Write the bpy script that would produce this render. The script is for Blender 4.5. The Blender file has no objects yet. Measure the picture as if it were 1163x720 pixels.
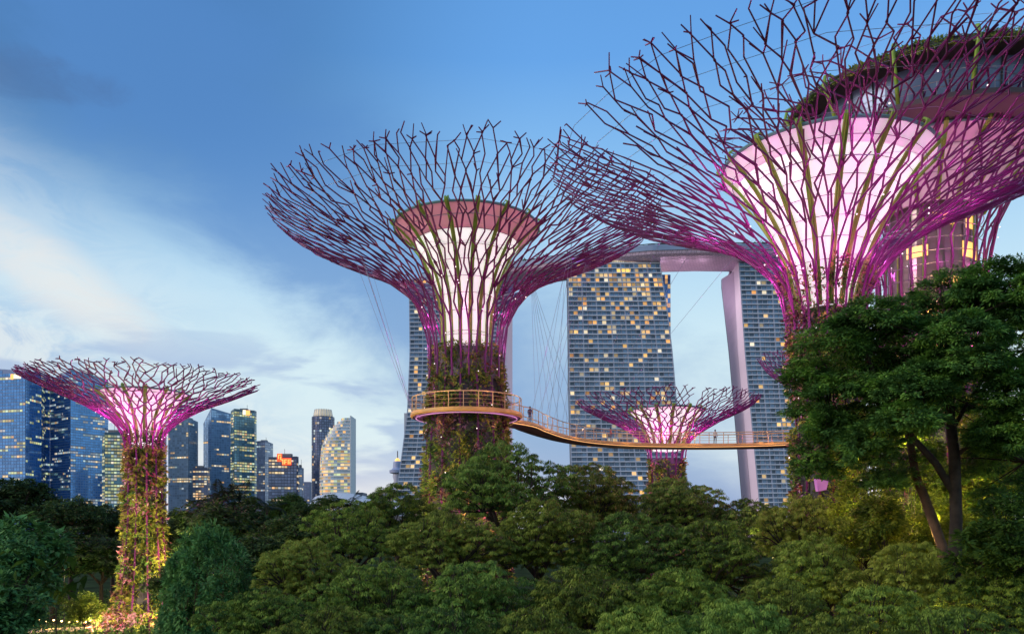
import bpy, bmesh, math, random
import numpy as np
from mathutils import Vector, Matrix
from math import sin, cos, pi, radians

random.seed(7)
RS = np.random.RandomState(11)
SC = bpy.context.scene
COL = SC.collection
F = 930.0          # focal length in photo pixels (photo 1163 x 720)
CX, HY = 581.5, 600.0
CZ = 11.0          # camera height

# ------------------------------------------------------------------ camera
cam_d = bpy.data.cameras.new('camera')
cam = bpy.data.objects.new('camera', cam_d); COL.objects.link(cam)
cam.location = (0, 0, CZ); cam.rotation_euler = (radians(90), 0, 0)
cam_d.sensor_width = 36; cam_d.lens = 36 * F / 1163
cam_d.shift_y = (HY - 360) / 1163.0
cam_d.clip_end = 20000; cam_d.clip_start = 0.3
SC.camera = cam
SC.view_settings.view_transform = 'Standard'
SC.view_settings.look = 'None'
SC.view_settings.exposure = 0.0
SC.view_settings.gamma = 1.0
SC.cycles.use_denoising = True
SC.cycles.max_bounces = 5
SC.cycles.transparent_max_bounces = 6
SC.cycles.sample_clamp_indirect = 4

# ------------------------------------------------------------------ node helper
class NT:
    def __init__(s, tree): s.t = tree; s.n = tree.nodes; s.l = tree.links
    def node(s, typ, ins=None, **kw):
        n = s.n.new(typ)
        for k, v in kw.items(): setattr(n, k, v)
        for k, v in (ins or {}).items(): s.put(n.inputs[k], v)
        return n
    def put(s, sock, v):
        if isinstance(v, bpy.types.NodeSocket): s.l.new(v, sock)
        else: sock.default_value = v
    def m(s, op, a, b=0.0, c=None, clamp=False):
        n = s.n.new('ShaderNodeMath'); n.operation = op; n.use_clamp = clamp
        s.put(n.inputs[0], a); s.put(n.inputs[1], b)
        if c is not None: s.put(n.inputs[2], c)
        return n.outputs[0]
    def mix(s, f, a, b):
        n = s.n.new('ShaderNodeMix'); n.data_type = 'RGBA'
        s.put(n.inputs[0], f); s.put(n.inputs[6], a); s.put(n.inputs[7], b)
        return n.outputs[2]
    def ss(s, v, a, b):
        n = s.n.new('ShaderNodeMapRange'); n.interpolation_type = 'SMOOTHSTEP'
        s.put(n.inputs[0], v); n.inputs[1].default_value = a; n.inputs[2].default_value = b
        n.inputs[3].default_value = 0; n.inputs[4].default_value = 1
        return n.outputs[0]
    def ramp(s, v, stops):
        n = s.n.new('ShaderNodeValToRGB'); s.put(n.inputs[0], v)
        e = n.color_ramp.elements
        while len(e) < len(stops): e.new(0.5)
        for el, (p, c) in zip(e, stops):
            el.position = p; el.color = (*c, 1)
        return n.outputs[0]

# ------------------------------------------------------------------ world: dusk sky with clouds
SUN_AZ, SUN_EL = radians(-105), radians(9)     # azimuth from +Y towards +X
w = bpy.data.worlds.new('World'); SC.world = w; w.use_nodes = True
T = NT(w.node_tree); T.n.clear()
tc = T.node('ShaderNodeTexCoord')
sep = T.node('ShaderNodeSeparateXYZ', {0: tc.outputs['Generated']})
X, Y, Z = sep.outputs
az = T.m('ARCTAN2', X, Y); el = T.m('ARCSINE', Z)
base = T.ramp(el, [(0.0, (.76, .83, .90)), (.10, (.70, .84, .90)), (.20, (.64, .82, .90)), (.31, (.44, .68, .89)),
                   (.42, (.22, .49, .86)), (.52, (.12, .36, .80)), (.8, (.07, .24, .6)), (1, (.06, .2, .52))])
# left side deeper blue at altitude
dk = T.m('MULTIPLY', T.ss(az, .05, -.40), T.ss(el, .26, .46))
base = T.mix(T.m('MULTIPLY', dk, .92), base, (.045, .165, .41, 1))
vec = T.node('ShaderNodeCombineXYZ', {0: T.m('MULTIPLY', az, 1.0), 1: T.m('MULTIPLY', el, 2.2), 2: 0.0}).outputs[0]
n1 = T.node('ShaderNodeTexNoise', {'Vector': vec, 'Scale': 3.6, 'Detail': 9.0, 'Roughness': .60, 'Distortion': .4}).outputs[0]
n2 = T.node('ShaderNodeTexNoise', {'Vector': vec, 'Scale': 11.0, 'Detail': 10.0, 'Roughness': .66, 'Distortion': 1.1}).outputs[0]
# darker grey blue cloud bank across the upper left centre
p0 = T.m('ADD', T.m('MULTIPLY', T.m('ADD', az, .5), .62), T.m('MULTIPLY', T.m('SUBTRACT', el, .35), .78))
pn = T.m('ADD', p0, T.m('MULTIPLY', T.m('SUBTRACT', n1, .5), .30))
band = T.m('MULTIPLY', T.ss(pn, .02, .14), T.ss(pn, .36, .18))
base = T.mix(T.m('MULTIPLY', band, .72), base, (.075, .235, .58, 1))
# pale cloud lower left of the diagonal
pc = T.m('ADD', p0, T.m('MULTIPLY', T.m('SUBTRACT', n1, .5), .22))
cl = T.m('MULTIPLY', T.m('MULTIPLY', T.ss(pc, .06, -.14), T.ss(az, .06, -.34)), T.m('MULTIPLY_ADD', T.ss(n1, .36, .62), .65, .35))
pale = T.mix(T.ss(n2, .36, .60), (.34, .50, .75, 1), (.68, .75, .82, 1))
base = T.mix(T.m('MULTIPLY', cl, .9), base, pale)
# bright sunlit puff
bp = T.m('ADD', T.m('POWER', T.m('DIVIDE', T.m('ADD', az, .51), .10), 2.0), T.m('POWER', T.m('DIVIDE', T.m('SUBTRACT', T.m('ADD', el, T.m('MULTIPLY', T.m('ADD', az, .5), .55)), .258), .036), 2.0))
bp = T.m('ADD', bp, T.m('MULTIPLY', T.m('SUBTRACT', n2, .5), 5.0))
base = T.mix(T.m('MULTIPLY', T.ss(bp, 2.0, -.8), .62), base, (.96, .89, .80, 1))
# thin darker streak clouds near the horizon
vec2 = T.node('ShaderNodeCombineXYZ', {0: T.m('MULTIPLY', az, 1.0), 1: T.m('MULTIPLY', el, 4.2), 2: 3.3}).outputs[0]
n3 = T.node('ShaderNodeTexNoise', {'Vector': vec2, 'Scale': 5.5, 'Detail': 6.0, 'Roughness': .5, 'Distortion': .3}).outputs[0]
st = T.m('MULTIPLY', T.ss(n3, .52, .64), T.m('MULTIPLY', T.ss(el, .02, .07), T.ss(el, .26, .17)))
st = T.m('MULTIPLY', st, T.ss(az, .12, -.2))
base = T.mix(T.m('MULTIPLY', st, .75), base, (.33, .46, .72, 1))
# pinkish glow close to the horizon on the left
base = T.mix(T.m('MULTIPLY', T.m('MULTIPLY', T.ss(el, .12, .0), T.ss(az, .25, -.2)), .45), base, (.86, .78, .80, 1))
dc = T.m('ADD', T.m('POWER', T.m('DIVIDE', T.m('ADD', az, .56), .10), 2.0), T.m('POWER', T.m('DIVIDE', T.m('SUBTRACT', el, .445), .022), 2.0))
dc = T.m('ADD', dc, T.m('MULTIPLY', T.m('SUBTRACT', n2, .5), 3.0))
base = T.mix(T.m('MULTIPLY', T.ss(dc, 1.6, .0), .6), base, (.06, .15, .36, 1))
base = T.mix(T.ss(el, .0, -.05), base, (.05, .06, .06, 1))
bg1 = T.node('ShaderNodeBackground', {0: base, 1: 0.97})
sky = T.node('ShaderNodeTexSky', sky_type='NISHITA', sun_disc=False, sun_elevation=radians(2.0), sun_rotation=SUN_AZ)
bg2 = T.node('ShaderNodeBackground', {0: sky.outputs[0], 1: 0.05})
add = T.node('ShaderNodeAddShader', {0: bg1.outputs[0], 1: bg2.outputs[0]})
out = T.node('ShaderNodeOutputWorld', {0: add.outputs[0]})

sd = bpy.data.lights.new('sun', 'SUN'); sd.energy = 1.5; sd.angle = radians(16); sd.color = (1, .86, .82)
so = bpy.data.objects.new('sun', sd); COL.objects.link(so)
sdir = Vector((sin(SUN_AZ) * cos(SUN_EL + .2), cos(SUN_AZ) * cos(SUN_EL + .2), sin(SUN_EL + .2)))
so.rotation_euler = sdir.to_track_quat('Z', 'Y').to_euler()

# ------------------------------------------------------------------ materials
def mat(name, col, rough=.6, metal=0.0, emit=None, es=0.0, noise=0.0, nscale=4.0, spec=.5, coord='Object', bump=0.0):
    m = bpy.data.materials.new(name); m.use_nodes = True
    t = NT(m.node_tree); b = t.n['Principled BSDF']
    b.inputs['Roughness'].default_value = rough; b.inputs['Metallic'].default_value = metal
    b.inputs['Specular IOR Level'].default_value = spec
    if noise > 0:
        tc = t.node('ShaderNodeTexCoord')
        n = t.node('ShaderNodeTexNoise', {'Vector': tc.outputs[coord], 'Scale': nscale, 'Detail': 5.0})
        lo = tuple(c * (1 - noise) for c in col); hi = tuple(min(1, c * (1 + noise)) for c in col)
        c = t.ramp(n.outputs[0], [(.3, lo), (.7, hi)])
        t.l.new(c, b.inputs['Base Color'])
        if bump:
            bn = t.node('ShaderNodeBump', {'Height': n.outputs[0], 'Strength': bump}); t.l.new(bn.outputs[0], b.inputs['Normal'])
    else:
        b.inputs['Base Color'].default_value = (*col, 1)
    if emit:
        b.inputs['Emission Color'].default_value = (*emit, 1); b.inputs['Emission Strength'].default_value = es
    return m

def leafmat(name, cols, trans=.25, rough=.5):
    """colour varies leaf by leaf and clump by clump"""
    m = bpy.data.materials.new(name); m.use_nodes = True
    t = NT(m.node_tree); t.n.clear()
    g = t.node('ShaderNodeNewGeometry'); oi = t.node('ShaderNodeObjectInfo')
    tc = t.node('ShaderNodeTexCoord')
    n = t.node('ShaderNodeTexNoise', {'Vector': tc.outputs['Object'], 'Scale': 1.1, 'Detail': 2.0})
    v = t.m('ADD', t.m('MULTIPLY', g.outputs['Random Per Island'], .35), t.m('MULTIPLY', t.ss(n.outputs[0], .32, .68), .50))
    v = t.m('ADD', v, t.m('MULTIPLY', t.m('SUBTRACT', oi.outputs['Random'], .3), .30))
    k = len(cols)
    c = t.ramp(v, [(.2 + .6 * i / (k - 1), c) for i, c in enumerate(cols)])
    b = t.node('ShaderNodeBsdfPrincipled', {'Base Color': c, 'Roughness': .65, 'Specular IOR Level': .15})
    tr = t.node('ShaderNodeBsdfTranslucent', {0: c})
    mx = t.node('ShaderNodeMixShader', {0: trans, 1: b.outputs[0], 2: tr.outputs[0]})
    t.node('ShaderNodeOutputMaterial', {0: mx.outputs[0]})
    return m

def glassmat(name, col, rough=.12, metal=.55, var=.25, scale=.02):
    m = bpy.data.materials.new(name); m.use_nodes = True
    t = NT(m.node_tree); b = t.n['Principled BSDF']
    g = t.node('ShaderNodeNewGeometry')
    lo = tuple(c * (1 - var) for c in col); hi = tuple(c * (1 + var) for c in col)
    t.l.new(t.ramp(g.outputs['Random Per Island'], [(0, lo), (1, hi)]), b.inputs['Base Color'])
    b.inputs['Metallic'].default_value = metal; b.inputs['Roughness'].default_value = rough
    return m

def litmat(name, col, es):
    m = bpy.data.materials.new(name); m.use_nodes = True
    t = NT(m.node_tree); b = t.n['Principled BSDF']
    g = t.node('ShaderNodeNewGeometry')
    b.inputs['Base Color'].default_value = (.1, .1, .1, 1)
    w_ = t.node('ShaderNodeTexWhiteNoise', {'W': g.outputs['Random Per Island']}, noise_dimensions='1D')
    t.l.new(t.ramp(w_.outputs[0], [(0, (col[0], col[1] * .72, col[2] * .6)), (.5, col), (1, (col[0], min(1, col[1] * 1.2), min(1, col[2] * 1.9)))]), b.inputs['Emission Color'])
    t.l.new(t.m('MULTIPLY_ADD', g.outputs['Random Per Island'], es * 1.15, es * .30), b.inputs['Emission Strength'])
    return m

M = {}
M['rod'] = mat('painted_magenta_steel', (.15, .018, .115), .42, .2, noise=.25, nscale=.6)
M['rod_far'] = mat('painted_magenta_steel_far', (.19, .022, .15), .45, .2, noise=.2, nscale=.6)
M['rib'] = mat('lime_rib', (.22, .38, .035), .5, emit=None, noise=.25, nscale=1.5)
M['hoop'] = mat('hoop_steel', (.28, .24, .28), .4, .5)
M['cable'] = mat('steel_cable', (.30, .36, .50), .4, .3)
M['core'] = mat('concrete_core', (.075, .07, .075), .85, noise=.4, nscale=1.2)
M['panel'] = mat('grey_panel', (.20, .19, .20), .7, noise=.3, nscale=.8)
M['white_cloth'] = mat('lamp', (1, 1, 1), .3, emit=(1, .9, .85), es=1.6)
M['deck'] = mat('orange_deck', (.66, .38, .12), .5, noise=.2, nscale=1.0)
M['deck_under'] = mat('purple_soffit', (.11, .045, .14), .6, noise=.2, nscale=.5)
M['rail'] = mat('orange_rail', (.60, .40, .20), .45)
M['strip'] = mat('violet_strip_light', (.5, .3, .5), .4, emit=(1, .45, .9), es=.45)
M['ground'] = mat('grass_soil', (.030, .045, .015), 1.0, spec=.02, noise=.5, nscale=.15, bump=.4)
M['path'] = mat('sandy_path', (.32, .24, .15), .9, noise=.25, nscale=.6)
M['bark'] = mat('bark', (.030, .022, .015), .9, noise=.45, nscale=3.0, bump=.5)
M['bark_red'] = mat('bark_reddish', (.11, .062, .036), .9, noise=.45, nscale=2.5, bump=.5)
M['bulb'] = mat('bulb_glow', (1, .8, .5), .4, emit=(1, .62, .22), es=9)
M['bulb_green'] = mat('bulb_glow_green', (.8, 1, .4), .4, emit=(.75, 1, .35), es=8)
M['post'] = mat('dark_post', (.03, .03, .03), .6)

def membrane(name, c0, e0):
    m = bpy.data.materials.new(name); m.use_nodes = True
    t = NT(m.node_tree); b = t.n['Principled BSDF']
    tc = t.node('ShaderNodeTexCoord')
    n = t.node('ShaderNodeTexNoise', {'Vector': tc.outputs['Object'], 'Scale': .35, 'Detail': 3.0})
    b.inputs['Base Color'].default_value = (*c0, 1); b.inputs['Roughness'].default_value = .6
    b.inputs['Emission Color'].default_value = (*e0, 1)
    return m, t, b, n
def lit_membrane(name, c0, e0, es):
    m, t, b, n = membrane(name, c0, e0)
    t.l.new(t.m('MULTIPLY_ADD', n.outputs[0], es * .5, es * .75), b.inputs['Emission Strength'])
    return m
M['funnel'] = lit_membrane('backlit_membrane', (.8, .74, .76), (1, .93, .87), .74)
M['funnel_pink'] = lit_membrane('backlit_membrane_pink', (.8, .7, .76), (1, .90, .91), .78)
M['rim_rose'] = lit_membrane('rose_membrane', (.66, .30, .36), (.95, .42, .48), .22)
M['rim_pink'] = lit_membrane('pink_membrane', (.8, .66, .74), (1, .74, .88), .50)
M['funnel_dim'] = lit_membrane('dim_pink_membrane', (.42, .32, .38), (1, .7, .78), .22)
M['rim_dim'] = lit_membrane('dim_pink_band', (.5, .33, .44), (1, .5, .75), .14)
M['rim_edge'] = mat('teal_edge', (.12, .26, .24), .5)

# plants
M['pl_green'] = leafmat('wall_plants_green', [(0.042, 0.080, 0.025), (0.104, 0.194, 0.042), (0.208, 0.297, 0.052), (0.354, 0.389, 0.062)])
M['pl_warm'] = leafmat('wall_plants_warm', [(0.054, 0.027, 0.027), (0.189, 0.081, 0.068), (0.297, 0.162, 0.108), (0.270, 0.243, 0.068)])
M['pl_lime'] = leafmat('wall_plants_lime', [(0.163, 0.179, 0.033), (0.357, 0.357, 0.049), (0.552, 0.520, 0.114)], .3)
M['pl_flower'] = leafmat('flowers', [(.30, .06, .10), (.42, .18, .30), (.5, .32, .34), (.35, .09, .05)], .2)
M['droop'] = leafmat('drooping_leaves', [(0.041, 0.079, 0.015), (0.112, 0.183, 0.026), (0.200, 0.296, 0.040), (0.321, 0.425, 0.065)], .2)
M['droop2'] = leafmat('drooping_leaves_olive', [(0.053, 0.077, 0.013), (0.125, 0.175, 0.024), (0.213, 0.268, 0.035), (0.310, 0.368, 0.057)], .2)
M['droop3'] = leafmat('drooping_leaves_fresh', [(0.037, 0.076, 0.016), (0.098, 0.181, 0.029), (0.174, 0.287, 0.046), (0.273, 0.408, 0.067)], .2)
M['round'] = leafmat('rosette_leaves', [(0.031, 0.092, 0.033), (0.066, 0.181, 0.055), (0.117, 0.277, 0.079), (0.181, 0.376, 0.098)], .2)
M['darkleaf'] = leafmat('dark_leaves', [(0.023, 0.051, 0.016), (0.046, 0.093, 0.028), (0.077, 0.139, 0.037), (0.114, 0.182, 0.040)], .2)
M['bigtree'] = leafmat('fine_dark_leaves', [(0.045, 0.110, 0.028), (0.085, 0.202, 0.047), (0.147, 0.310, 0.058), (0.239, 0.448, 0.068)], .25)
M['bright'] = leafmat('bright_leaves', [(.03, .07, .012), (.07, .14, .02), (.12, .21, .035)], .3)
M['yellowleaf'] = leafmat('yellow_green_leaves', [(0.065, 0.112, 0.016), (0.163, 0.224, 0.026), (0.325, 0.374, 0.041)], .35)
M['palm'] = leafmat('palm_leaves', [(.012, .022, .010), (.026, .042, .018), (.04, .06, .024)], .2)

# buildings
M['mbs_slab'] = mat('pale_slab', (.62, .66, .74), .6, noise=.12, nscale=.05)
M['mbs_fin'] = mat('pale_fin', (.34, .39, .50), .6)
M['mbs_glass'] = glassmat('hotel_glass', (.12, .19, .29), .25, .35, .55)
M['mbs_body'] = mat('hotel_body', (.09, .12, .18), .6)
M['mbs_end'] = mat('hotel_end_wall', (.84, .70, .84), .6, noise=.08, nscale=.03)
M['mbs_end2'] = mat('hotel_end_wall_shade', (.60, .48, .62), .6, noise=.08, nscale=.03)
M['mbs_blue'] = glassmat('hotel_blue_glass', (.05, .14, .32), .15, .5, .2)
M['park'] = mat('sky_park_rim', (.26, .33, .46), .45, .3, noise=.1, nscale=.05)
M['lit1'] = litmat('lit_window_warm', (1, .58, .17), .85)
M['lit2'] = litmat('lit_window_pale', (1, .74, .36), .78)
M['lit3'] = litmat('lit_window_green', (.80, .88, .38), .60)
M['litw'] = litmat('lit_window_white', (.70, .85, .95), .50)
M['amber'] = mat('amber_glow', (.8, .5, .2), .5, emit=(1, .6, .12), es=1.15)
M['violet'] = mat('violet_glow', (.4, .2, .6), .5, emit=(.45, .15, .85), es=.55)
M['red'] = mat('red_sign', (.7, .05, .02), .5, emit=(1, .10, .03), es=1.1)
M['orange'] = mat('orange_sign', (.8, .3, .1), .5, emit=(1, .42, .10), es=1.6)
M['cream'] = mat('cream_sign', (.9, .85, .6), .5, emit=(1, .85, .55), es=1.3)
M['tent'] = mat('white_roof', (.72, .72, .72), .6)

# ------------------------------------------------------------------ mesh helpers
class MB:
    def __init__(s): s.v = []; s.f = []; s.mi = []; s.mats = []
    def mid(s, m):
        if m is None: return 0
        if m not in s.mats: s.mats.append(m)
        return s.mats.index(m)
    def quad(s, pts, m=None):
        b = len(s.v); s.v.extend([tuple(p) for p in pts]); s.f.append(tuple(range(b, b + len(pts)))); s.mi.append(s.mid(m))
    def box(s, x0, x1, y0, y1, z0, z1, m=None):
        b = len(s.v); s.v += [(x, y, z) for z in (z0, z1) for y in (y0, y1) for x in (x0, x1)]
        for q in ((0, 2, 3, 1), (4, 5, 7, 6), (0, 1, 5, 4), (2, 6, 7, 3), (0, 4, 6, 2), (1, 3, 7, 5)):
            s.f.append(tuple(b + i for i in q)); s.mi.append(s.mid(m))
    def hexa(s, p, m=None):      # 8 points: bottom 4 then top 4, both counter clockwise
        b = len(s.v); s.v += [tuple(q) for q in p]
        for q in ((3, 2, 1, 0), (4, 5, 6, 7), (0, 1, 5, 4), (1, 2, 6, 5), (2, 3, 7, 6), (3, 0, 4, 7)):
            s.f.append(tuple(b + i for i in q)); s.mi.append(s.mid(m))
    def beam(s, a, c, wdt, h, m=None):
        a = Vector(a); c = Vector(c); d = (c - a)
        if d.length < 1e-6: return
        d.normalize(); up = Vector((0, 0, 1)) if abs(d.z) < .95 else Vector((0, 1, 0))
        sx = d.cross(up).normalized() * wdt / 2; sy = sx.cross(d).normalized() * h / 2
        s.hexa([a - sx - sy, a + sx - sy, a + sx + sy, a - sx + sy, c - sx - sy, c + sx - sy, c + sx + sy, c - sx + sy], m)
    def tube(s, pts, rad, n=6, m=None, cap=True, closed=False):
        P = [Vector(p) for p in pts]; R = rad if isinstance(rad, (list, tuple)) else [rad] * len(P)
        k = len(P); b0 = len(s.v); mi = s.mid(m); ref = None
        for i in range(k):
            if closed: d = P[(i + 1) % k] - P[i - 1]
            else: d = P[min(i + 1, k - 1)] - P[max(i - 1, 0)]
            if d.length < 1e-9: d = Vector((0, 0, 1))
            d.normalize()
            if ref is None: ref = Vector((0, 0, 1)) if abs(d.z) < .9 else Vector((1, 0, 0))
            sx = d.cross(ref)
            if sx.length < 1e-4: sx = d.cross(Vector((1, .3, .2)))
            sx.normalize(); sy = sx.cross(d)
            ref = -sy if False else ref
            for j in range(n):
                a = 2 * pi * j / n; q = P[i] + (sx * cos(a) + sy * sin(a)) * R[i]; s.v.append(tuple(q))
        rng = k if closed else k - 1
        for i in range(rng):
            for j in range(n):
                a = b0 + i * n + j; b = b0 + i * n + (j + 1) % n; c = b0 + ((i + 1) % k) * n + (j + 1) % n; d = b0 + ((i + 1) % k) * n + j
                s.f.append((a, b, c, d)); s.mi.append(mi)
        if cap and not closed:
            s.f.append(tuple(b0 + j for j in range(n))[::-1]); s.mi.append(mi)
            s.f.append(tuple(b0 + (k - 1) * n + j for j in range(n))); s.mi.append(mi)
    def lathe(s, prof, n=64, m=None, cap=False, a0=0, a1=2 * pi):
        full = abs(a1 - a0 - 2 * pi) < 1e-6; b0 = len(s.v); mi = s.mid(m); cols = n if full else n + 1
        for r, z in prof:
            for j in range(cols):
                a = a0 + (a1 - a0) * j / n; s.v.append((r * cos(a), r * sin(a), z))
        for i in range(len(prof) - 1):
            for j in range(n):
                jn = (j + 1) % cols
                s.f.append((b0 + i * cols + j, b0 + i * cols + jn, b0 + (i + 1) * cols + jn, b0 + (i + 1) * cols + j)); s.mi.append(mi)
        if cap:
            s.f.append(tuple(b0 + j for j in range(cols))[::-1]); s.mi.append(mi)
            s.f.append(tuple(b0 + (len(prof) - 1) * cols + j for j in range(cols))); s.mi.append(mi)
    def mesh(s, name, m=None, smooth=False):
        me = bpy.data.meshes.new(name); me.from_pydata(s.v, [], s.f)
        ml = s.mats or ([m] if m else [])
        if m and m not in ml: ml = ml or [m]
        for x in ml: me.materials.append(x)
        if len(ml) > 1: me.polygons.foreach_set('material_index', s.mi)
        if smooth: me.polygons.foreach_set('use_smooth', [True] * len(me.polygons))
        me.update(); return me
    def build(s, name, m=None, parent=None, loc=(0, 0, 0), smooth=False):
        return link(name, s.mesh(name, m, smooth), parent, loc)

def link(name, me, parent=None, loc=(0, 0, 0)):
    o = bpy.data.objects.new(name, me); COL.objects.link(o); o.location = loc
    if parent: o.parent = parent
    return o
def thing(name, label, cat, loc=(0, 0, 0), rz=0, group=None):
    o = bpy.data.objects.new(name, None); COL.objects.link(o); o.location = loc; o.rotation_euler = (0, 0, rz)
    o.empty_display_size = .5; o['label'] = label; o['category'] = cat
    if group: o['group'] = group
    return o
def copy_tree(o, parent=None):
    c = o.copy(); COL.objects.link(c); c.parent = parent
    for ch in list(o.children): copy_tree(ch, c)
    return c
def struct(o): o['kind'] = 'structure'; return o
def lamp(name, loc, power, col, rad=.05, parent=None, spot=None, aim=None):
    d = bpy.data.lights.new(name, 'SPOT' if spot else 'POINT'); d.energy = power; d.color = col; d.shadow_soft_size = rad
    if spot: d.spot_size = spot; d.spot_blend = .6
    o = bpy.data.objects.new(name, d); COL.objects.link(o); o.location = loc
    if aim is not None: o.rotation_euler = (Vector(aim)).to_track_quat('-Z', 'Y').to_euler()
    if parent: o.parent = parent
    return o
def W(px, py, D): return Vector(((px - CX) / F * D, D, CZ + (HY - py) / F * D))
def wx(px, D): return (px - CX) / F * D
def wz(py, D): return CZ + (HY - py) / F * D

def leaf_arrays(cent, direc, norm, length, width, bend=.0):
    """rhombic leaves: base, side, tip, side"""
    direc = direc / np.linalg.norm(direc, axis=1, keepdims=True)
    side = np.cross(direc, norm); side /= (np.linalg.norm(side, axis=1, keepdims=True) + 1e-9)
    nn = np.cross(side, direc)
    L = length[:, None]; Wd = width[:, None]
    b = cent; t = cent + direc * L - nn * L * bend
    mid = cent + direc * L * .45
    return np.stack([b, mid + side * Wd * .5, t, mid - side * Wd * .5], axis=1)
def leaves_mesh(name, quads, mats, midx=None):
    n = quads.shape[0]; me = bpy.data.meshes.new(name)
    me.vertices.add(n * 4); me.vertices.foreach_set('co', quads.reshape(-1).astype(np.float32))
    me.loops.add(n * 4); me.loops.foreach_set('vertex_index', np.arange(n * 4, dtype=np.int32))
    me.polygons.add(n); me.polygons.foreach_set('loop_start', np.arange(0, n * 4, 4, dtype=np.int32))
    me.polygons.foreach_set('loop_total', np.full(n, 4, dtype=np.int32))
    for m in mats: me.materials.append(m)
    if midx is not None: me.polygons.foreach_set('material_index', midx.astype(np.int32))
    me.update(calc_edges=True); me.validate(); return me
def unit(n):
    v = RS.normal(size=(n, 3)); return v / np.linalg.norm(v, axis=1, keepdims=True)

# ------------------------------------------------------------------ ground, path
g = MB(); g.quad([(-9000, -300, 0), (9000, -300, 0), (9000, 12000, 0), (-9000, 12000, 0)])
struct(g.build('ground', M['ground']))
g = MB()
pp = [(-60, 84), (-52, 88), (-44, 91.5), (-36, 92.5), (-30, 88), (-22, 86), (-10, 92)]
for (a, b) in zip(pp, pp[1:]):
    g.quad([(a[0], a[1] - 2.2, .004), (b[0], b[1] - 2.2, .004), (b[0], b[1] + 2.2, .004), (a[0], a[1] + 2.2, .004)])
struct(g.build('path', M['path']))

# ------------------------------------------------------------------ supertrees
def catmull(tab, s):
    """tab: list of (r, z); s in 0..1 over chord length"""
    P = np.array(tab, float); seg = np.linalg.norm(np.diff(P, axis=0), axis=1); cum = np.concatenate([[0], np.cumsum(seg)]) / seg.sum()
    if s >= 1:
        d = (P[-1] - P[-2]) / seg[-1]; q = P[-1] + d * (s - 1) * seg.sum(); return q[0], q[1]
    i = min(int(np.searchsorted(cum, s, side='right') - 1), len(P) - 2); t = (s - cum[i]) / (cum[i + 1] - cum[i])
    p0 = P[max(i - 1, 0)]; p1 = P[i]; p2 = P[i + 1]; p3 = P[min(i + 2, len(P) - 1)]
    q = .5 * ((2 * p1) + (-p0 + p2) * t + (2 * p0 - 5 * p1 + 4 * p2 - p3) * t * t + (-p0 + 3 * p1 - 3 * p2 + p3) * t ** 3)
    return q[0], q[1]

def branch_mesh(seed, i, N, prof, trunk_prof, rad, forks, layer=0.0, ds=.076, tip=.045, amps=(.12, .34, .60, .58)):
    """one rib of the canopy: climbs the trunk, forks, then zigzags so that neighbours meet at shared nodes"""
    n = 5; mb = MB(); base = seed // 100
    nl = int(round(1.0 / ds)); L = [j / nl for j in range(nl + 1)]
    def node(k, c, j):
        K = N * 2 ** k
        par = (c + j) % 2; b = c if par == 0 else c + 1
        r1 = random.Random(base * 7919 + k * 104729 + (b % K) * 1299709 + j * 15485863)
        jt, js, jr, meet = r1.uniform(-.24, .24), r1.uniform(-.48, .48), r1.uniform(-.16, .04), r1.random() < .66
        am = amps[min(k, len(amps) - 1)]
        if not meet: am *= .55
        dev = am if par else -am
        if not meet and par: jt = -jt * .5; js *= -.6
        s = L[j] + (js / nl * min(1, L[j] * 2.5) if j < nl else r1.uniform(-.035, .02))
        th = 2 * pi * (c + .5 + dev * min(1, .25 + L[j] * 2.0) + jt * min(1, L[j] * 2)) / K
        r, z = catmull(prof, s); r += layer * max(0, 1 - 2.5 * s) + jr
        return (r * cos(th), r * sin(th), z), th, s
    def R(s): return rad * (1 - .48 * min(s, 1))
    th0 = 2 * pi * (i + .5) / N; rnd = random.Random(seed)
    p0, _, _ = node(0, i, 0)
    tp = trunk_prof if i % 2 == 0 else trunk_prof[-1:]
    mb.tube([((r + layer) * cos(th0), (r + layer) * sin(th0), z) for r, z in tp] + [p0], rad, n)
    act = [(0, i, p0, 0.0)]
    for j in range(1, nl + 1):
        nxt = []
        for (k, c, p, s) in act:
            outs = [(k + 1, 2 * c), (k + 1, 2 * c + 1)] if (k < len(forks) and L[j] >= forks[k] and (k < 2 or rnd.random() < .40)) else [(k, c)]
            for (kk, cc) in outs:
                if L[j] > .6 and rnd.random() < .04: continue
                q, th, sq = node(kk, cc, j); mb.tube([p, q], [R(s), R(sq)], n); nxt.append((kk, cc, q, sq))
                wd = 2 * pi / (N * 2 ** kk)
                if L[j] > .34 and j < nl and rnd.random() < .17:
                    q2, _, s2 = node(kk, cc + rnd.choice((-1, 1)), j + 1); mb.tube([q, q2], [R(sq) * .85, R(s2) * .8], n)
                if L[j] > .3 and rnd.random() < .20:
                    sd = rnd.choice((-1, 1)); r, z = catmull(prof, min(1.03, sq + rnd.uniform(.03, .06))); t_ = th + sd * wd * rnd.uniform(.4, .9)
                    mb.tube([q, (r * cos(t_), r * sin(t_), z)], [R(sq) * .85, R(sq) * .7], n)
                if j == nl or (L[j] > .8 and rnd.random() < .12):
                    for sd in ((-1, 1) if rnd.random() < .45 else (rnd.choice((-1, 1)),)):
                        r, z = catmull(prof, sq + rnd.uniform(-.004, tip * .7)); t_ = th + sd * wd * rnd.uniform(.35, 1.1)
                        mb.tube([q, (r * cos(t_), r * sin(t_), z)], [R(1), R(1) * .85], n)
        act = nxt
    return mb

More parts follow.
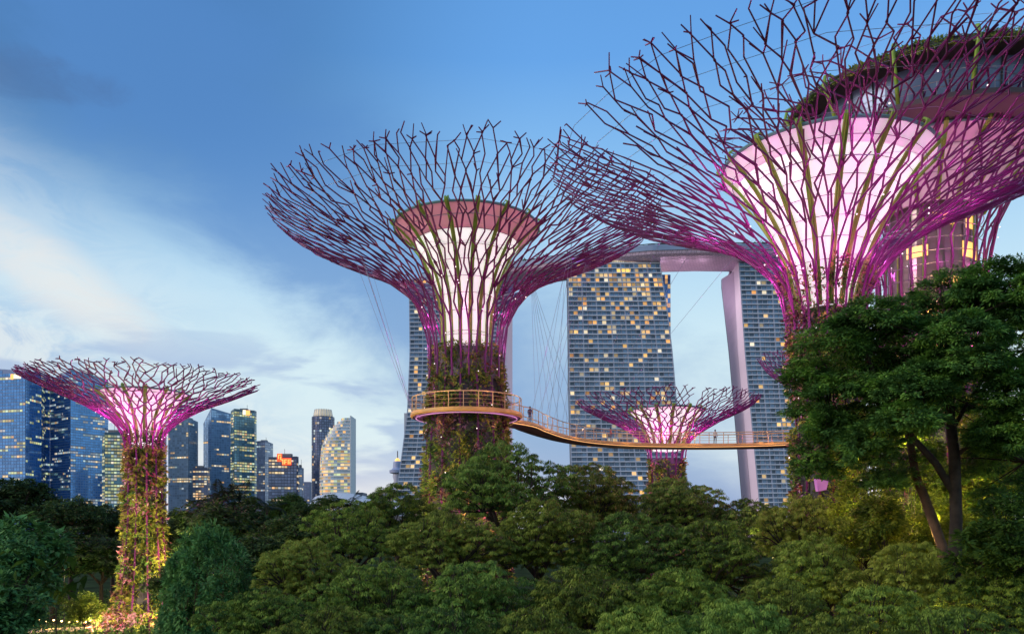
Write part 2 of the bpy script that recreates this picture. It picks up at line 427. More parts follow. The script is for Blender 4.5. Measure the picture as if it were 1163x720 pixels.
def planting_mesh(name, prof, n, lay, sz, mats, weights, seed, clump=.55, stripes=None):
    rs = np.random.RandomState(seed)
    z0, z1 = prof[0][1], prof[-1][1]
    zz = [p[1] for p in prof]; rr = [p[0] for p in prof]
    nc = max(6, n // 22)
    cth = rs.uniform(0, 2 * pi, nc); cz = rs.uniform(z0, z1, nc); cw = rs.choice(len(mats), nc, p=weights)
    if stripes is not None:                       # columns of one plant colour
        k = ((cth / (2 * pi)) * stripes[0]).astype(int) % len(stripes[1]); sm = np.array(stripes[1])[k]
        use = rs.rand(nc) < stripes[2]; cw = np.where(use & (sm >= 0), sm, cw)
    idx = rs.randint(0, nc, n)
    r0 = np.interp(cz[idx], zz, rr)
    th = cth[idx] + rs.normal(0, clump * .55, n) / r0; z = np.clip(cz[idx] + rs.normal(0, clump * .5, n), z0, z1)
    puff = rs.uniform(.2, 1, nc)[idx] * lay
    r = np.interp(z, zz, rr) + rs.uniform(0, 1, n) * puff
    c = np.stack([r * np.cos(th), r * np.sin(th), z], 1)
    out = np.stack([np.cos(th), np.sin(th), np.zeros(n)], 1)
    d = out * rs.uniform(.3, 1.1, (n, 1)) + rs.normal(0, .55, (n, 3)) + np.array([0, 0, -.15])
    nm = out * .7 + rs.normal(0, .5, (n, 3)) + np.array([0, 0, .5])
    L = sz * rs.uniform(.6, 1.5, n); Wd = L * rs.uniform(.28, .5, n)
    return leaves_mesh(name, leaf_arrays(c, d, nm, L, Wd, .15), mats, cw[idx])

def supertree(label, px, D, prof, trunk, funnel, o, group='supertrees'):
    """prof: neck to rim (r, z); trunk: (r, z) from ground; funnel: (r, z)"""
    x = wx(px, D); root = thing('supertree', label, 'supertree', (x, D, 0), 0, group)
    seed = o.get('seed', 1); rnd = random.Random(seed)
    ct = MB(); ct.lathe([(r - .28, z) for r, z in trunk], 40, cap=True); ct.build('trunk', M['core'], root, smooth=True)
    # planting
    pm = [M['pl_green'], M['pl_warm'], M['pl_lime'], M['pl_flower']]
    prf = [(r - .2, z) for r, z in trunk if z >= o.get('pz0', -1) and z <= o.get('pz1', 99)]
    me = planting_mesh('planting', prf, o['np'], o.get('lay', .7), o.get('lsz', .38), pm, o['pw'], seed, stripes=o.get('stripes'))
    link('planting', me, root)
    # steel branches
    N = o['N']; rad = o['rad']
    tp = [(r + o.get('rodo', .12), z) for r, z in trunk]
    rodm = M[o.get('rodm', 'rod')]
    for i in range(N):
        mb = branch_mesh(seed * 100 + i, i, N, prof, tp, rad, o['forks'], layer=(.22 if i % 2 else -.12), ds=o.get('ds', .074), tip=o.get('tip', .05))
        mb.build('branch', rodm, root)
    # funnel
    sp = [catmull(funnel, t / 14) for t in range(15)]
    cut = o.get('band', .82)
    lo = [catmull(funnel, t / 14 * cut) for t in range(15)]; hi = [catmull(funnel, cut + (1 - cut) * t / 5) for t in range(6)]
    f = MB(); f.lathe(lo, 72)
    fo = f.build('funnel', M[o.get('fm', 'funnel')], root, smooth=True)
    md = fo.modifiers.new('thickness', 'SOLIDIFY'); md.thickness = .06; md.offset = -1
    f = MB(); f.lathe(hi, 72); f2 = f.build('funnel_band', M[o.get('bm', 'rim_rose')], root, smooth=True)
    md = f2.modifiers.new('thickness', 'SOLIDIFY'); md.thickness = .06; md.offset = -1
    r, z = hi[-1]; f = MB(); f.tube([(r * cos(t) + 0, r * sin(t), z) for t in np.linspace(0, 2 * pi, 72, endpoint=False)], .11 * o.get('k', 1), 6, closed=True)
    f.build('funnel_edge', M['rim_edge'], root)
    for t in o.get('hoops', [.12, .26, .38, .49, .6, .7, .8, .9]):
        r, z = catmull(funnel, t); r += .10
        h = MB(); h.tube([(r * cos(u), r * sin(u), z) for u in np.linspace(0, 2 * pi, 64, endpoint=False)], .028 * o.get('k', 1), 4, closed=True)
        h.build('hoop', M['hoop'], root)
    nr = o.get('ribs', 16)
    rb = MB(); pts = [catmull(funnel, t / 12) for t in range(13)]
    q = [(r + .22, 0, z) for r, z in pts]; r, z = pts[-1]; q += [(r + .32, 0, z + .22), (r + .1, 0, z + .38), (r - .3, 0, z + .25)]
    for sgn in (-1, 1): rb.tube([(a, sgn * .12 * o.get('k', 1), c) for a, _, c in q], .07 * o.get('k', 1), 6)
    rb.tube([(a + .05, 0, c) for a, _, c in q[:-2]], .07 * o.get('k', 1), 5)
    rme = rb.mesh('rib', M['rib'], True)
    for i in range(nr):
        ro = link('rib', rme, root); ro.rotation_euler = (0, 0, 2 * pi * (i + .5) / nr)
    # slack steel cables circling inside the canopy
    if o.get('rings', True):
        for s_, k in ((.55, 1), (.68, 1), (.8, 1), (.9, 1), (.98, 1)):
            r, z = catmull(prof, s_); cb = MB(); m_ = 26
            pts = []
            for j in range(m_):
                u = 2 * pi * j / m_; pts.append(((r - .3) * cos(u), (r - .3) * sin(u), z + .05 - .25 * (j % 2)))
            cb.tube(pts, .017 * o.get('k', 1), 3, closed=True); cb.build('cable', M['cable'], root)
    # small white lamps clipped to the rods
    bl = MB(); bl.lathe([(.001, -.05), (.035, -.035), (.045, 0), (.035, .035), (.001, .05)], 8); bme = bl.mesh('spotlight', M['white_cloth'])
    for i in range(o.get('lamps', 26)):
        if i % 3 == 0:
            t = rnd.random(); k = rnd.uniform(.25, .98); z = trunk[-1][1] * k; r = np.interp(z, [p[1] for p in trunk], [p[0] for p in trunk]) + .55
        else:
            r, z = catmull(prof, rnd.uniform(0, .42)); r += .3
        th = -pi / 2 + rnd.uniform(-1.5, 1.5)
        link('spotlight', bme, root, (r * cos(th), r * sin(th), z))
    # magenta uplights around the neck
    rz = trunk[-1]
    for i in range(o.get('nl', 6)):
        th = 2 * pi * (i + .5) / o.get('nl', 6)
        for (rr, zz, pw) in o['lights']:
            lamp('magenta_uplight', (rr * cos(th), rr * sin(th), zz), pw, o.get('lc', (1, .10, .72)), .12, root)
    for (th, rr, zz, pw, c) in o.get('warm', []):
        lamp('warm_light', (rr * cos(th), rr * sin(th), zz), pw, c, .15, root)
    return root

WARM = (1, .66, .28)
# central supertree with the ring walkway
central = supertree('tall supertree with the orange ring walkway round its planted trunk and a rose banded funnel', 530, 75,
    [(3.3, 24.5), (3.4, 27), (3.8, 29.4), (4.8, 31.6), (6.8, 33.5), (9.5, 35.0), (12.3, 36.2), (14.8, 37.3), (16.6, 38.2), (17.4, 38.9)],
    [(4.1, 0), (3.9, 8), (3.75, 16), (3.5, 21), (3.25, 24.5)],
    [(2.0, 27.2), (2.05, 29.5), (2.3, 31.5), (3.1, 34), (4.3, 36.2), (5.5, 37.6), (6.6, 38.4)],
    dict(seed=3, N=28, rad=.098, forks=[.22, .42, .58], np=30000, lay=.65, lsz=.38, pw=[.62, .22, .11, .05], band=.80,
         stripes=(20, [0, -1, 0, 1, 2], .5), lights=[(3.6, 30.2, 60), (6.2, 28.0, 170)], nl=6, lamps=34,
         warm=[(-pi / 2 + .9, 7.5, 11, 800, WARM), (-pi / 2 - .9, 7.5, 11, 1300, (1, .82, .3)), (-pi / 2, 8, 15, 420, WARM), (-pi / 2 + .5, 4.6, 12, 160, (1, .15, .6)), (-pi / 2 - .35, 4.6, 12, 160, (1, .15, .6))]))
up = MB(); up.lathe([(3.05, 24.45), (2.9, 25.5), (2.7, 27.2)], 40); up.lathe([(2.7, 27.2), (2.15, 27.25)], 40)
up.build('neck_panel', M['panel'], central, smooth=False)
link('planting', planting_mesh('planting', [(2.9, 24.4), (2.7, 26), (2.5, 27.6)], 4200, .8, .34, [M['pl_green'], M['pl_warm'], M['pl_lime'], M['pl_flower']], [.7, .22, .05, .03], 79), central)
for z_ in (25.4, 26.3, 27.2, 28.1):
    h = MB(); h.tube([(3.15 * cos(u), 3.15 * sin(u), z_) for u in np.linspace(0, 2 * pi, 48, endpoint=False)], .03, 4, closed=True); h.build('hoop', M['hoop'], central)

# right front supertree
rightst = supertree('nearest supertree, its huge canopy cut by the top edge, trunk beside the big dark tree', 938, 55,
    [(2.35, 23.5), (2.5, 25.6), (3.2, 27.6), (4.9, 29.5), (7.6, 31.3), (10.6, 32.7), (13.5, 33.9), (15.8, 34.8), (17.4, 35.5), (18.3, 36.1)],
    [(2.3, 0), (2.1, 8), (2.0, 18), (2.1, 23.5)],
    [(1.55, 25.6), (1.9, 27.3), (2.7, 29.6), (3.9, 31.8), (5.2, 33.7), (6.2, 34.8), (6.75, 35.3)],
    dict(seed=5, rodo=.0, N=28, rad=.082, forks=[.20, .40, .56], np=16000, lay=.7, lsz=.34, pw=[.5, .24, .14, .12], band=.86, fm='funnel_pink', bm='rim_pink',
         lights=[(3.4, 28.4, 70), (5.6, 26.8, 420), (9.5, 29.6, 420)], nl=6, lamps=24, lc=(1, .10, .78),
         warm=[(-pi / 2 + .6, 5.5, 12, 700, (1, .75, .25)), (pi, 5.0, 10, 400, (1, .75, .3)), (0.2, 6, 14, 500, (1, .8, .3))]))
nk = MB(); nk.lathe([(1.75, 23.2), (1.45, 24.6), (1.5, 25.7)], 32, cap=True); nk.build('neck', M['core'], rightst)
# extra planting clinging to the neck of the right front tree
link('planting', planting_mesh('planting', [(1.9, 21.5), (1.9, 24), (2.0, 26.4), (2.6, 28.3)], 7000, .9, .32, [M['pl_green'], M['pl_warm'], M['pl_lime'], M['pl_flower']], [.35, .35, .1, .2], 77), rightst)

# left supertree
leftst = supertree('smaller supertree at far left, its trunk thick with yellow lit plants and pink flowers', 163.5, 89,
    [(1.75, 19.6), (1.9, 20.6), (2.5, 21.8), (3.9, 23.0), (6.2, 24.3), (8.4, 25.3), (10.4, 26.2), (11.9, 26.9)],
    [(3.2, 0), (2.35, 3), (1.85, 7), (1.5, 12), (1.4, 19.6)],
    [(1.25, 20.2), (1.45, 21.2), (2.0, 22.6), (2.9, 24.0), (3.8, 25.0), (4.6, 25.6)],
    dict(seed=8, N=22, rad=.10, forks=[.20, .42, .6], np=17000, lay=1.05, lsz=.50, pw=[.18, .26, .44, .12], rodo=.5, band=.80, fm='funnel_pink', bm='rim_pink', ribs=14,
         stripes=(14, [2, 2, 1, -1, 2, 0], .5), hoops=[.2, .45, .7, .9], lights=[(2.4, 21.8, 50), (4.8, 21.4, 480)], nl=6, lamps=22, rodm='rod_far', lc=(1, .08, .80),
         warm=[(-pi / 2 + .75, 5.5, 1.5, 1200, (1, .80, .36)), (-pi / 2 - .75, 5.5, 1.5, 1200, (1, .80, .36)), (-pi / 2, 7, 3, 1200, (1, .72, .45)), (-pi / 2 + 1.1, 5, 8, 2000, (1, .86, .34)), (-pi / 2 - 1.1, 5, 8, 2000, (1, .86, .34)), (-pi / 2 + .3, 5, 13.5, 900, (1, .8, .4))]))
link('planting', planting_mesh('planting', [(1.45, 18.8), (1.4, 20.5), (1.5, 21.6)], 1500, .8, .42, [M['pl_green'], M['pl_warm'], M['pl_lime'], M['pl_flower']], [.3, .4, .2, .1], 80), leftst)
# flower bed skirt at the foot of the left supertree
link('planting', planting_mesh('planting', [(5.2, 0), (4.4, 1.0), (3.6, 2.2)], 3500, .9, .42, [M['pl_green'], M['pl_warm'], M['pl_lime'], M['pl_flower']], [.2, .2, .1, .5], 78), leftst)

# small supertree beyond the bridge
smallst = supertree('small distant supertree whose planted trunk rises just behind the orange bridge', 757, 122,
    [(2.6, 21.3), (2.75, 22.6), (3.5, 23.9), (5.2, 25.3), (7.8, 26.8), (10.4, 28.0), (12.3, 29.0), (13.2, 29.8)],
    [(2.6, 0), (2.5, 8), (2.4, 18), (2.5, 21.3)],
    [(2.1, 22.6), (2.5, 24), (3.3, 25.8), (4.3, 27.3), (5.4, 28.5)],
    dict(seed=12, rodo=-.12, N=20, rad=.11, forks=[.20, .42, .6], np=9000, lay=.7, lsz=.5, pw=[.45, .3, .2, .05], band=.9, fm='funnel_pink', bm='rim_pink', ribs=14, rodm='rod_far',
         hoops=[.3, .7], rings=False, lights=[(3.2, 24.4, 80), (5.8, 23.6, 520)], nl=5, lamps=12, k=1.3,
         warm=[(-pi / 2 + .8, 6, 13, 700, WARM), (-pi / 2 - .8, 6, 13, 700, WARM)]))
# tiny supertree peeping out behind the right front trunk
tinyst = supertree('tiny far supertree canopy showing left of the planted trunk against the right hotel tower', 948, 165,
    [(2.4, 31), (2.6, 33), (3.6, 35.2), (5.6, 37.4), (8.2, 39.6), (11.0, 41.5), (13.2, 43.4), (14.6, 45.4)],
    [(3.0, 0), (2.6, 15), (2.3, 31)],
    [(1.9, 33), (2.5, 36), (3.6, 39), (4.8, 41)],
    dict(seed=14, N=16, rad=.13, forks=[.20, .42, .6], np=3000, lay=.6, lsz=.6, pw=[.5, .25, .2, .05], band=.9, fm='funnel_pink', bm='rim_pink', ribs=10, rodm='rod_far',
         hoops=[.5], rings=False, lights=[(4.5, 34, 2200)], nl=5, lamps=0, k=1.4))

# tallest supertree with the glass walled restaurant on top
bigst = supertree('tallest supertree, topped by a round glazed restaurant deck under a planted roof', 1057, 77,
    [(4.5, 29), (4.7, 34), (5.3, 38), (6.6, 41), (8.8, 44), (11.4, 46.2), (14.3, 47.3), (17.0, 48.0), (19.0, 48.5)],
    [(4.4, 0), (4.2, 8), (4.0, 14), (3.9, 24.8)],
    [(4.4, 40.2), (5.6, 42), (7.4, 43.6), (9.4, 44.8)],
    dict(seed=21, N=28, rad=.12, forks=[.40, .62], np=14000, lay=.7, lsz=.4, pw=[.45, .2, .3, .05], band=.7, fm='funnel_dim', bm='rim_dim', ribs=18,
         hoops=[.35, .7], lights=[(6.2, 28, 420), (7.8, 36, 380), (10.5, 40.5, 150)], nl=6, lamps=14, lc=(1, .10, .78),
         warm=[(-pi / 2 - .7, 7.0, 12, 1800, (1, .75, .22)), (-pi / 2 + .5, 7.5, 10, 1800, (1, .8, .25)), (-pi / 2 - .1, 7.5, 19, 900, (1, .75, .3)), (-pi / 2 - .5, 6.4, 30, 700, (1, .7, .28)), (-pi / 2 + .6, 6.4, 33, 600, (1, .7, .28))]))  # last two warm lamps are added outside to brighten the glazed shaft
b = MB()
b.lathe([(3.7, 24.8), (3.7, 40.4)], 40)
b.build('glazed_shaft', mat('smoky_glass', (.16, .12, .11), .25, .3), bigst)
for i in range(14):
    z_ = 25.5 + i * 1.15; h = MB(); h.tube([(4.35 * cos(u), 4.35 * sin(u), z_) for u in np.linspace(0, 2 * pi, 56, endpoint=False)], .045, 4, closed=True); h.build('hoop', M['hoop'], bigst)
for i in range(20):
    u = 2 * pi * i / 20; h = MB(); h.tube([(3.85 * cos(u), 3.85 * sin(u), 24.8), (3.85 * cos(u), 3.85 * sin(u), 40.3)], .07, 5); h.build('mullion', M['rib'] if i % 2 else M['panel'], bigst)
for (z0_, z1_, a0_, a1_) in ((38.2, 39.4, -2.0, -1.5), (38.0, 39.6, -1.2, -.9), (35.6, 36.6, -2.6, -2.1), (35.4, 36.8, -1.3, -.6), (32.8, 33.6, -1.9, -1.4), (29.6, 30.8, -2.3, -1.6), (30.0, 31.4, -1.4, -.7), (26.5, 27.5, -2.0, -1.2)):
    l = MB(); l.lathe([(3.74, z0_), (3.74, z1_)], 12, a0=a0_, a1=a1_); l.build('lit_window', M['amber'], bigst)
b = MB(); b.lathe([(8.6, 44.9), (12.0, 45.4), (12.2, 45.5), (12.2, 45.9), (11.3, 45.95)], 72); b.build('deck', mat('deck_dark', (.07, .055, .06), .6), bigst)
b = MB(); b.lathe([(11.0, 45.95), (11.25, 49.0)], 72); b.build('glass_wall', mat('restaurant_glass', (.12, .17, .26), .30, .3, spec=.4), bigst)
for i in range(36):
    u = 2 * pi * i / 36; h = MB(); h.beam((11.1 * cos(u), 11.1 * sin(u), 45.95), (11.35 * cos(u), 11.35 * sin(u), 49.0), .09, .09); h.build('mullion', M['post'], bigst)
h = MB()
for z_ in (46.5, 47.0): h.tube([(12.1 * cos(u), 12.1 * sin(u), z_) for u in np.linspace(0, 2 * pi, 72, endpoint=False)], .03, 4, closed=True)
for i in range(72):
    u = 2 * pi * i / 72; h.tube([(12.1 * cos(u), 12.1 * sin(u), 45.9), (12.1 * cos(u), 12.1 * sin(u), 47.0)], .02, 4)
h.build('railing', M['hoop'], bigst)
b = MB(); b.lathe([(11.2, 49.0), (13.1, 49.2), (13.3, 49.4), (13.0, 49.9), (11.0, 50.5), (7.0, 50.9), (.01, 51.0)], 72); b.build('roof', mat('roof_dark', (.045, .05, .035), .7, noise=.3, nscale=.6), bigst)
link('roof_planting', planting_mesh('roof_planting', [(13.1, 49.3), (12.9, 49.8), (12.5, 50.2)], 6500, .32, .34, [M['pl_green'], M['pl_lime']], [.85, .15], 90, clump=.9), bigst)
for i in range(28):
    u = 2 * pi * (i + .3) / 28; h = MB()
    for k in range(5):
        du = .018 * k; h.beam((11.6 * cos(u + du), 11.6 * sin(u + du), 50.35), (13.45 * cos(u + du), 13.45 * sin(u + du), 49.75), .13, .05)
    h.build('louvre', M['panel'], bigst)
for i in range(14):
    u = 2 * pi * i / 14; h = MB(); h.tube([(11.9 * cos(u), 11.9 * sin(u), 45.6), (12.6 * cos(u), 12.6 * sin(u), 47.5), (13.7 * cos(u), 13.7 * sin(u), 49.4), (13.5 * cos(u), 13.5 * sin(u), 50.2), (12.9 * cos(u), 12.9 * sin(u), 50.5)], .16, 6); h.build('rib', M['rib'], bigst, smooth=True)
bm_ = bpy.data.meshes.get('spotlight')
for u, z_ in ((-2.3, 46.3), (-2.0, 47.9), (-1.7, 46.2), (-1.3, 48.1), (-1.1, 46.4), (-2.6, 47.8), (-1.5, 48.0)):
    ro = link('spotlight', bm_, bigst, (12.0 * cos(u), 12.0 * sin(u), z_)); ro.scale = (1.6, 1.6, 1.6)

# ------------------------------------------------------------------ skyway
ZD = 21.45
cx0 = wx(530, 75); cy0 = 75.0
sky = thing('skyway', 'curving orange footbridge with a ring round the tall supertree trunk, hung on thin cables', 'footbridge', (0, 0, 0))
def ring_pts(r, z, n=72): return [(cx0 + r * cos(u), cy0 + r * sin(u), z) for u in np.linspace(0, 2 * pi, n, endpoint=False)]
rm = MB()
def lathe_at(mb, prof, n, m, cx_, cy_):
    k = len(mb.v); mb.lathe(prof, n, m)
    mb.v[k:] = [(x + cx_, y + cy_, z) for x, y, z in mb.v[k:]]
lathe_at(rm, [(3.85, ZD), (5.0, ZD), (5.12, ZD - .02), (5.12, ZD - .28), (4.95, ZD - .40)], 72, M['deck'], cx0, cy0)
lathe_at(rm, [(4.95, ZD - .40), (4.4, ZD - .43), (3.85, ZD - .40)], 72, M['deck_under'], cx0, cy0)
rm.build('ring_deck', None, sky)
s_ = MB(); s_.tube(ring_pts(4.62, ZD - .45), .045, 5, closed=True); s_.build('strip_light', M['strip'], sky)
# bridge centreline
ctrl = [wv for wv in [(cx0 + 3.2, cy0 + 3.6), (cx0 + 5.2, 81.5), (wx(607, 85.5), 85.5), (wx(632, 92), 92), (wx(668, 97.5), 97.5), (wx(720, 101), 101), (wx(790, 102), 102), (wx(860, 101), 101), (wx(915, 98.5), 98.5), (wx(965, 95), 95), (wx(1010, 88), 88), (wx(1035, 80.5), 80.5)]]
def cr(P, n):
    P = [np.array(p) for p in P]; out = []
    for i in range(len(P) - 1):
        p0 = P[max(i - 1, 0)]; p1 = P[i]; p2 = P[i + 1]; p3 = P[min(i + 2, len(P) - 1)]
        for k in range(n):
            t = k / n; out.append(.5 * ((2 * p1) + (-p0 + p2) * t + (2 * p0 - 5 * p1 + 4 * p2 - p3) * t * t + (-p0 + 3 * p1 - 3 * p2 + p3) * t ** 3))
    out.append(P[-1]); return out
line = cr(ctrl, 10)
def offs(line, d):
    out = []
    for i, p in enumerate(line):
        t = line[min(i + 1, len(line) - 1)] - line[max(i - 1, 0)]; t = t / np.linalg.norm(t); out.append(p + d * np.array([t[1], -t[0]]))
    return out
WD = 1.25
Lf, Rt = offs(line, -WD), offs(line, WD)      # Rt is the side towards the camera
dk_ = MB()
def strip(mb, A, za, B, zb, m):
    for i in range(len(A) - 1): mb.quad([(*A[i], za), (*A[i + 1], za), (*B[i + 1], zb), (*B[i], zb)], m)
strip(dk_, Lf, ZD, Rt, ZD, M['deck'])
Ro, Lo = offs(line, WD + .12), offs(line, -WD - .12)
strip(dk_, Rt, ZD, Ro, ZD - .03, M['deck']); strip(dk_, Ro, ZD - .03, Ro, ZD - .30, M['deck'])
strip(dk_, Lo, ZD - .03, Lf, ZD, M['deck']); strip(dk_, Lo, ZD - .30, Lo, ZD - .03, M['deck'])
Rb, Lb = offs(line, WD * .25), offs(line, -WD * .25)
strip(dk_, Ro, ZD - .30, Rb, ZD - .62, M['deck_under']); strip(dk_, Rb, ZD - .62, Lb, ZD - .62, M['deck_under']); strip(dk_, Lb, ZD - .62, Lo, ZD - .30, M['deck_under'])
dk_.build('bridge_deck', None, sky)
s_ = MB(); s_.tube([(*p, ZD - .42) for p in offs(line, WD + .04)], .045, 4); s_.build('strip_light', mat('warm_strip', (1, .6, .3), .5, emit=(1, .5, .16), es=.9), sky)
RH = 1.35
def rails(line2, name):
    for h, r in ((RH, .05), (RH * .25, .014), (RH * .5, .014), (RH * .75, .014)):
        r_ = MB(); r_.tube([(*p, ZD + h) for p in line2], r, 4); r_.build(name, M['rail'], sky)
rails(offs(line, WD - .02), 'handrail'); rails(offs(line, -WD + .02), 'handrail')
for h, r in ((RH, .05), (RH * .25, .014), (RH * .5, .014), (RH * .75, .014)):
    r_ = MB(); r_.tube(ring_pts(5.0, ZD + h), r, 4, closed=True); r_.build('handrail', M['rail'], sky)
pm_ = MB(); pm_.beam((0, 0, 0), (0, 0, RH), .07, .07); pme = pm_.mesh('railing_post', M['rail'])
for i in range(24):
    u = 2 * pi * i / 24; link('railing_post', pme, sky, (cx0 + 5.0 * cos(u), cy0 + 5.0 * sin(u), ZD))
acc = 0
def walk(line2, step):
    out = [tuple(line2[0])]; acc = 0
    for a, b_ in zip(line2, line2[1:]):
        d = np.linalg.norm(b_ - a); 
        while acc + d >= step:
            t = (step - acc) / d; a = a + (b_ - a) * t; d = np.linalg.norm(b_ - a); acc = 0; out.append(tuple(a))
        acc += d
    return out
for p in walk(offs(line, WD - .02), 1.75)[:36] + walk(offs(line, -WD + .02), 1.75)[:36]:
    link('railing_post', pme, sky, (p[0], p[1], ZD))
# brackets under the deck edge
# suspension cables
top_c = [(cx0 + r * cos(u), cy0 + r * sin(u), z) for u, r, z in ((-.35, 10, 36.1), (.1, 11.5, 37), (.55, 11, 36.8), (.95, 10.5, 36.5))]
rx0 = wx(938, 55)
top_r = [(rx0 + 11 * cos(u), 55 + 11 * sin(u), 33.7) for u in (2.6, 2.2, 1.8)]
hang = [p for p in walk(offs(line, WD - .1), 1.5) if 600 < CX + F * p[0] / p[1] < 672]
for i, p in enumerate(hang):
    tops = [top_c[i % 4]] + ([top_c[(i + 2) % 4]] if i % 2 else []) + ([top_r[i % 3]] if i > 8 else [])
    for tpt in tops:
        c_ = MB(); c_.tube([tpt, (p[0], p[1], ZD + .1)], .016, 3, cap=False); c_.build('cable', M['cable'], sky)
for (u, r, z), (u2,) in zip(((3.3, 9.6, 36), (3.5, 10.2, 36.3), (3.0, 9.9, 36.1), (3.2, 10.5, 36.4), (2.8, 10, 36.2)), ((3.3,), (3.4,), (3.1,), (3.2,), (3.0,))):
    c_ = MB(); c_.tube([(cx0 + r * cos(u), cy0 + r * sin(u), z), (cx0 + 5.0 * cos(u2), cy0 + 5.0 * sin(u2), ZD + .2)], .016, 3, cap=False); c_.build('cable', M['cable'], sky)
for u in (-2.6, -1.9, -1.2, -.5): lamp('ring_glow', (cx0 + 5.9 * cos(u), cy0 + 5.9 * sin(u), ZD + 1.0), 45, (1, .6, .25), .1, sky)
for u in (-2.9, -2.2, -.9, -.2): lamp('ring_underglow', (cx0 + 4.4 * cos(u), cy0 + 4.4 * sin(u), ZD - 1.1), 22, (1, .3, .8), .1, sky)
for p in walk(offs(line, WD + .9), 8.5): lamp('deck_glow', (p[0], p[1], ZD + .7), 50, (1, .55, .2), .1, sky)

# ------------------------------------------------------------------ hotel towers with sky park
def itp(tab, y):
    ys = [t[1] for t in tab]; xs = [t[0] for t in tab]; return float(np.interp(y, ys, xs))
def hotel(label, D, left, right, ytop, depth, bays, litp, seed, rowh=3.35):
    """left / right: photo outline (px, py) of the front facade, top to bottom"""
    rnd = random.Random(seed); ox = wx((left[0][0] + right[0][0]) / 2, D)
    root = thing('hotel_tower', label, 'hotel', (ox, D, 0), 0, 'hotel towers')
    ztop = wz(ytop, D); nfl = int(ztop / rowh)
    def xs(z):
        py = HY - (z - CZ) * F / D; return wx(itp(left, py), D) - ox, wx(itp(right, py), D) - ox
    body = MB(); win = MB(); slab = MB(); fin = MB()
    zs = [ztop - i * rowh for i in range(nfl + 1)]
    nb = bays
    for i in range(nfl):
        z1 = zs[i]; z0 = zs[i + 1]; a1, b1 = xs(z1); a0, b0 = xs(z0)
        body.hexa([(a0, 0, z0), (b0, 0, z0), (b0, depth, z0), (a0, depth, z0), (a1, 0, z1), (b1, 0, z1), (b1, depth, z1), (a1, depth, z1)])
        slab.hexa([(a0 - .3, -1.3, z0 - .22), (b0 + .3, -1.3, z0 - .22), (b0 + .3, .0, z0 - .22), (a0 - .3, .0, z0 - .22), (a0 - .3, -1.3, z0 + .55), (b0 + .3, -1.3, z0 + .55), (b0 + .3, 0, z0 + .55), (a0 - .3, 0, z0 + .55)])
        tt = 1 - i / nfl
        for k in range(nb):
            def X_(u, z): a, b = xs(z); return a + (b - a) * u
            u0, u1 = (k + .10) / nb, (k + .90) / nb
            p = litp(tt, k / nb, rnd)
            q = [(X_(u0, z0 + .5), -.06, z0 + .55), (X_(u1, z0 + .5), -.06, z0 + .55), (X_(u1, z1 - .3), -.06, z1 - .28), (X_(u0, z1 - .3), -.06, z1 - .28)]
            win.quad(q, (M['lit1'] if rnd.random() < .6 else M['lit2']) if p else M['mbs_glass'])
    for k in range(nb + 1):
        big = (k % 3 == 0)
        for i in range(0, nfl, 2):
            z1 = zs[i]; z0 = zs[min(i + 2, nfl)]
            a1, b1 = xs(z1); a0, b0 = xs(z0); u = k / nb; X1 = a1 + (b1 - a1) * u; X0 = a0 + (b0 - a0) * u; wd = .42 if big else .16; dp = 1.15 if big else .7
            fin.hexa([(X0 - wd, -dp, z0), (X0 + wd, -dp, z0), (X0 + wd, -.02, z0), (X0 - wd, -.02, z0), (X1 - wd, -dp, z1), (X1 + wd, -dp, z1), (X1 + wd, -.02, z1), (X1 - wd, -.02, z1)])
    body.build('wall', M['mbs_body'], root); win.build('window_grid', None, root); slab.build('balcony_slab', M['mbs_slab'], root); fin.build('balcony_fin', M['mbs_fin'], root)
    a, b = xs(ztop)
    r = MB(); r.box(a - .2, b + .2, -.9, depth, ztop, ztop + 1.0); r.build('roof', M['mbs_slab'], root)
    return root, xs, ox, ztop
def lp_mid(t, u, r):
    if t > .975: return r.random() < .35
    if t > .93: return r.random() < .55
    return r.random() < (.30 if t > .74 else .13 if t > .35 else .09) + (.07 if .3 < t < .9 and abs(u - .35) < .1 else 0)
def lp_right(t, u, r): return r.random() < (.17 if .35 < u < .75 else .07)
def lp_left(t, u, r): return r.random() < .13
D2 = 583
t2, xs2, ox2, zt2 = hotel('middle hotel tower, a broad grid of balconies with many amber lit rooms near its top', D2, [(645, 300), (647, 450), (651, 600)], [(749, 300), (757, 350), (763, 400), (771, 495), (782, 556), (788, 600)], 300, 16, 21, lp_mid, 2)
# rear leg in blue glass
def slabpoly(px0, px1, pxb0, pxb1, ytop, D, dep, m, root, name, ox, rows=46, lit=0):
    z1 = wz(ytop, D); mb = MB()
    mb.hexa([(wx(pxb0, D) - ox, D - root.location.y, 0), (wx(pxb1, D) - ox, D - root.location.y, 0), (wx(pxb1, D) - ox, D - root.location.y + dep, 0), (wx(pxb0, D) - ox, D - root.location.y + dep, 0),
             (wx(px0, D) - ox, D - root.location.y, z1), (wx(px1, D) - ox, D - root.location.y, z1), (wx(px1, D) - ox, D - root.location.y + dep, z1), (wx(px0, D) - ox, D - root.location.y + dep, z1)])
    return mb.build(name, m, root)
slabpoly(735, 761.5, 735, 762, 312, 606, 14, M['mbs_body'], t2, 'rear_leg', ox2)
wg = MB()
for i in range(52):
    for k in range(5):
        z0 = wz(312, 606) - (i + 1) * 3.5; a = wx(746 + k * 3.1, 606) - ox2; b_ = wx(748.9 + k * 3.1, 606) - ox2
        wg.quad([(a, 22.9, z0 + .3), (b_, 22.9, z0 + .3), (b_, 22.9, z0 + 3.3), (a, 22.9, z0 + 3.3)], M['lit1'] if (random.random() < (.25 if i < 12 else .06)) else M['mbs_blue'])
wg.build('window_grid', None, t2)
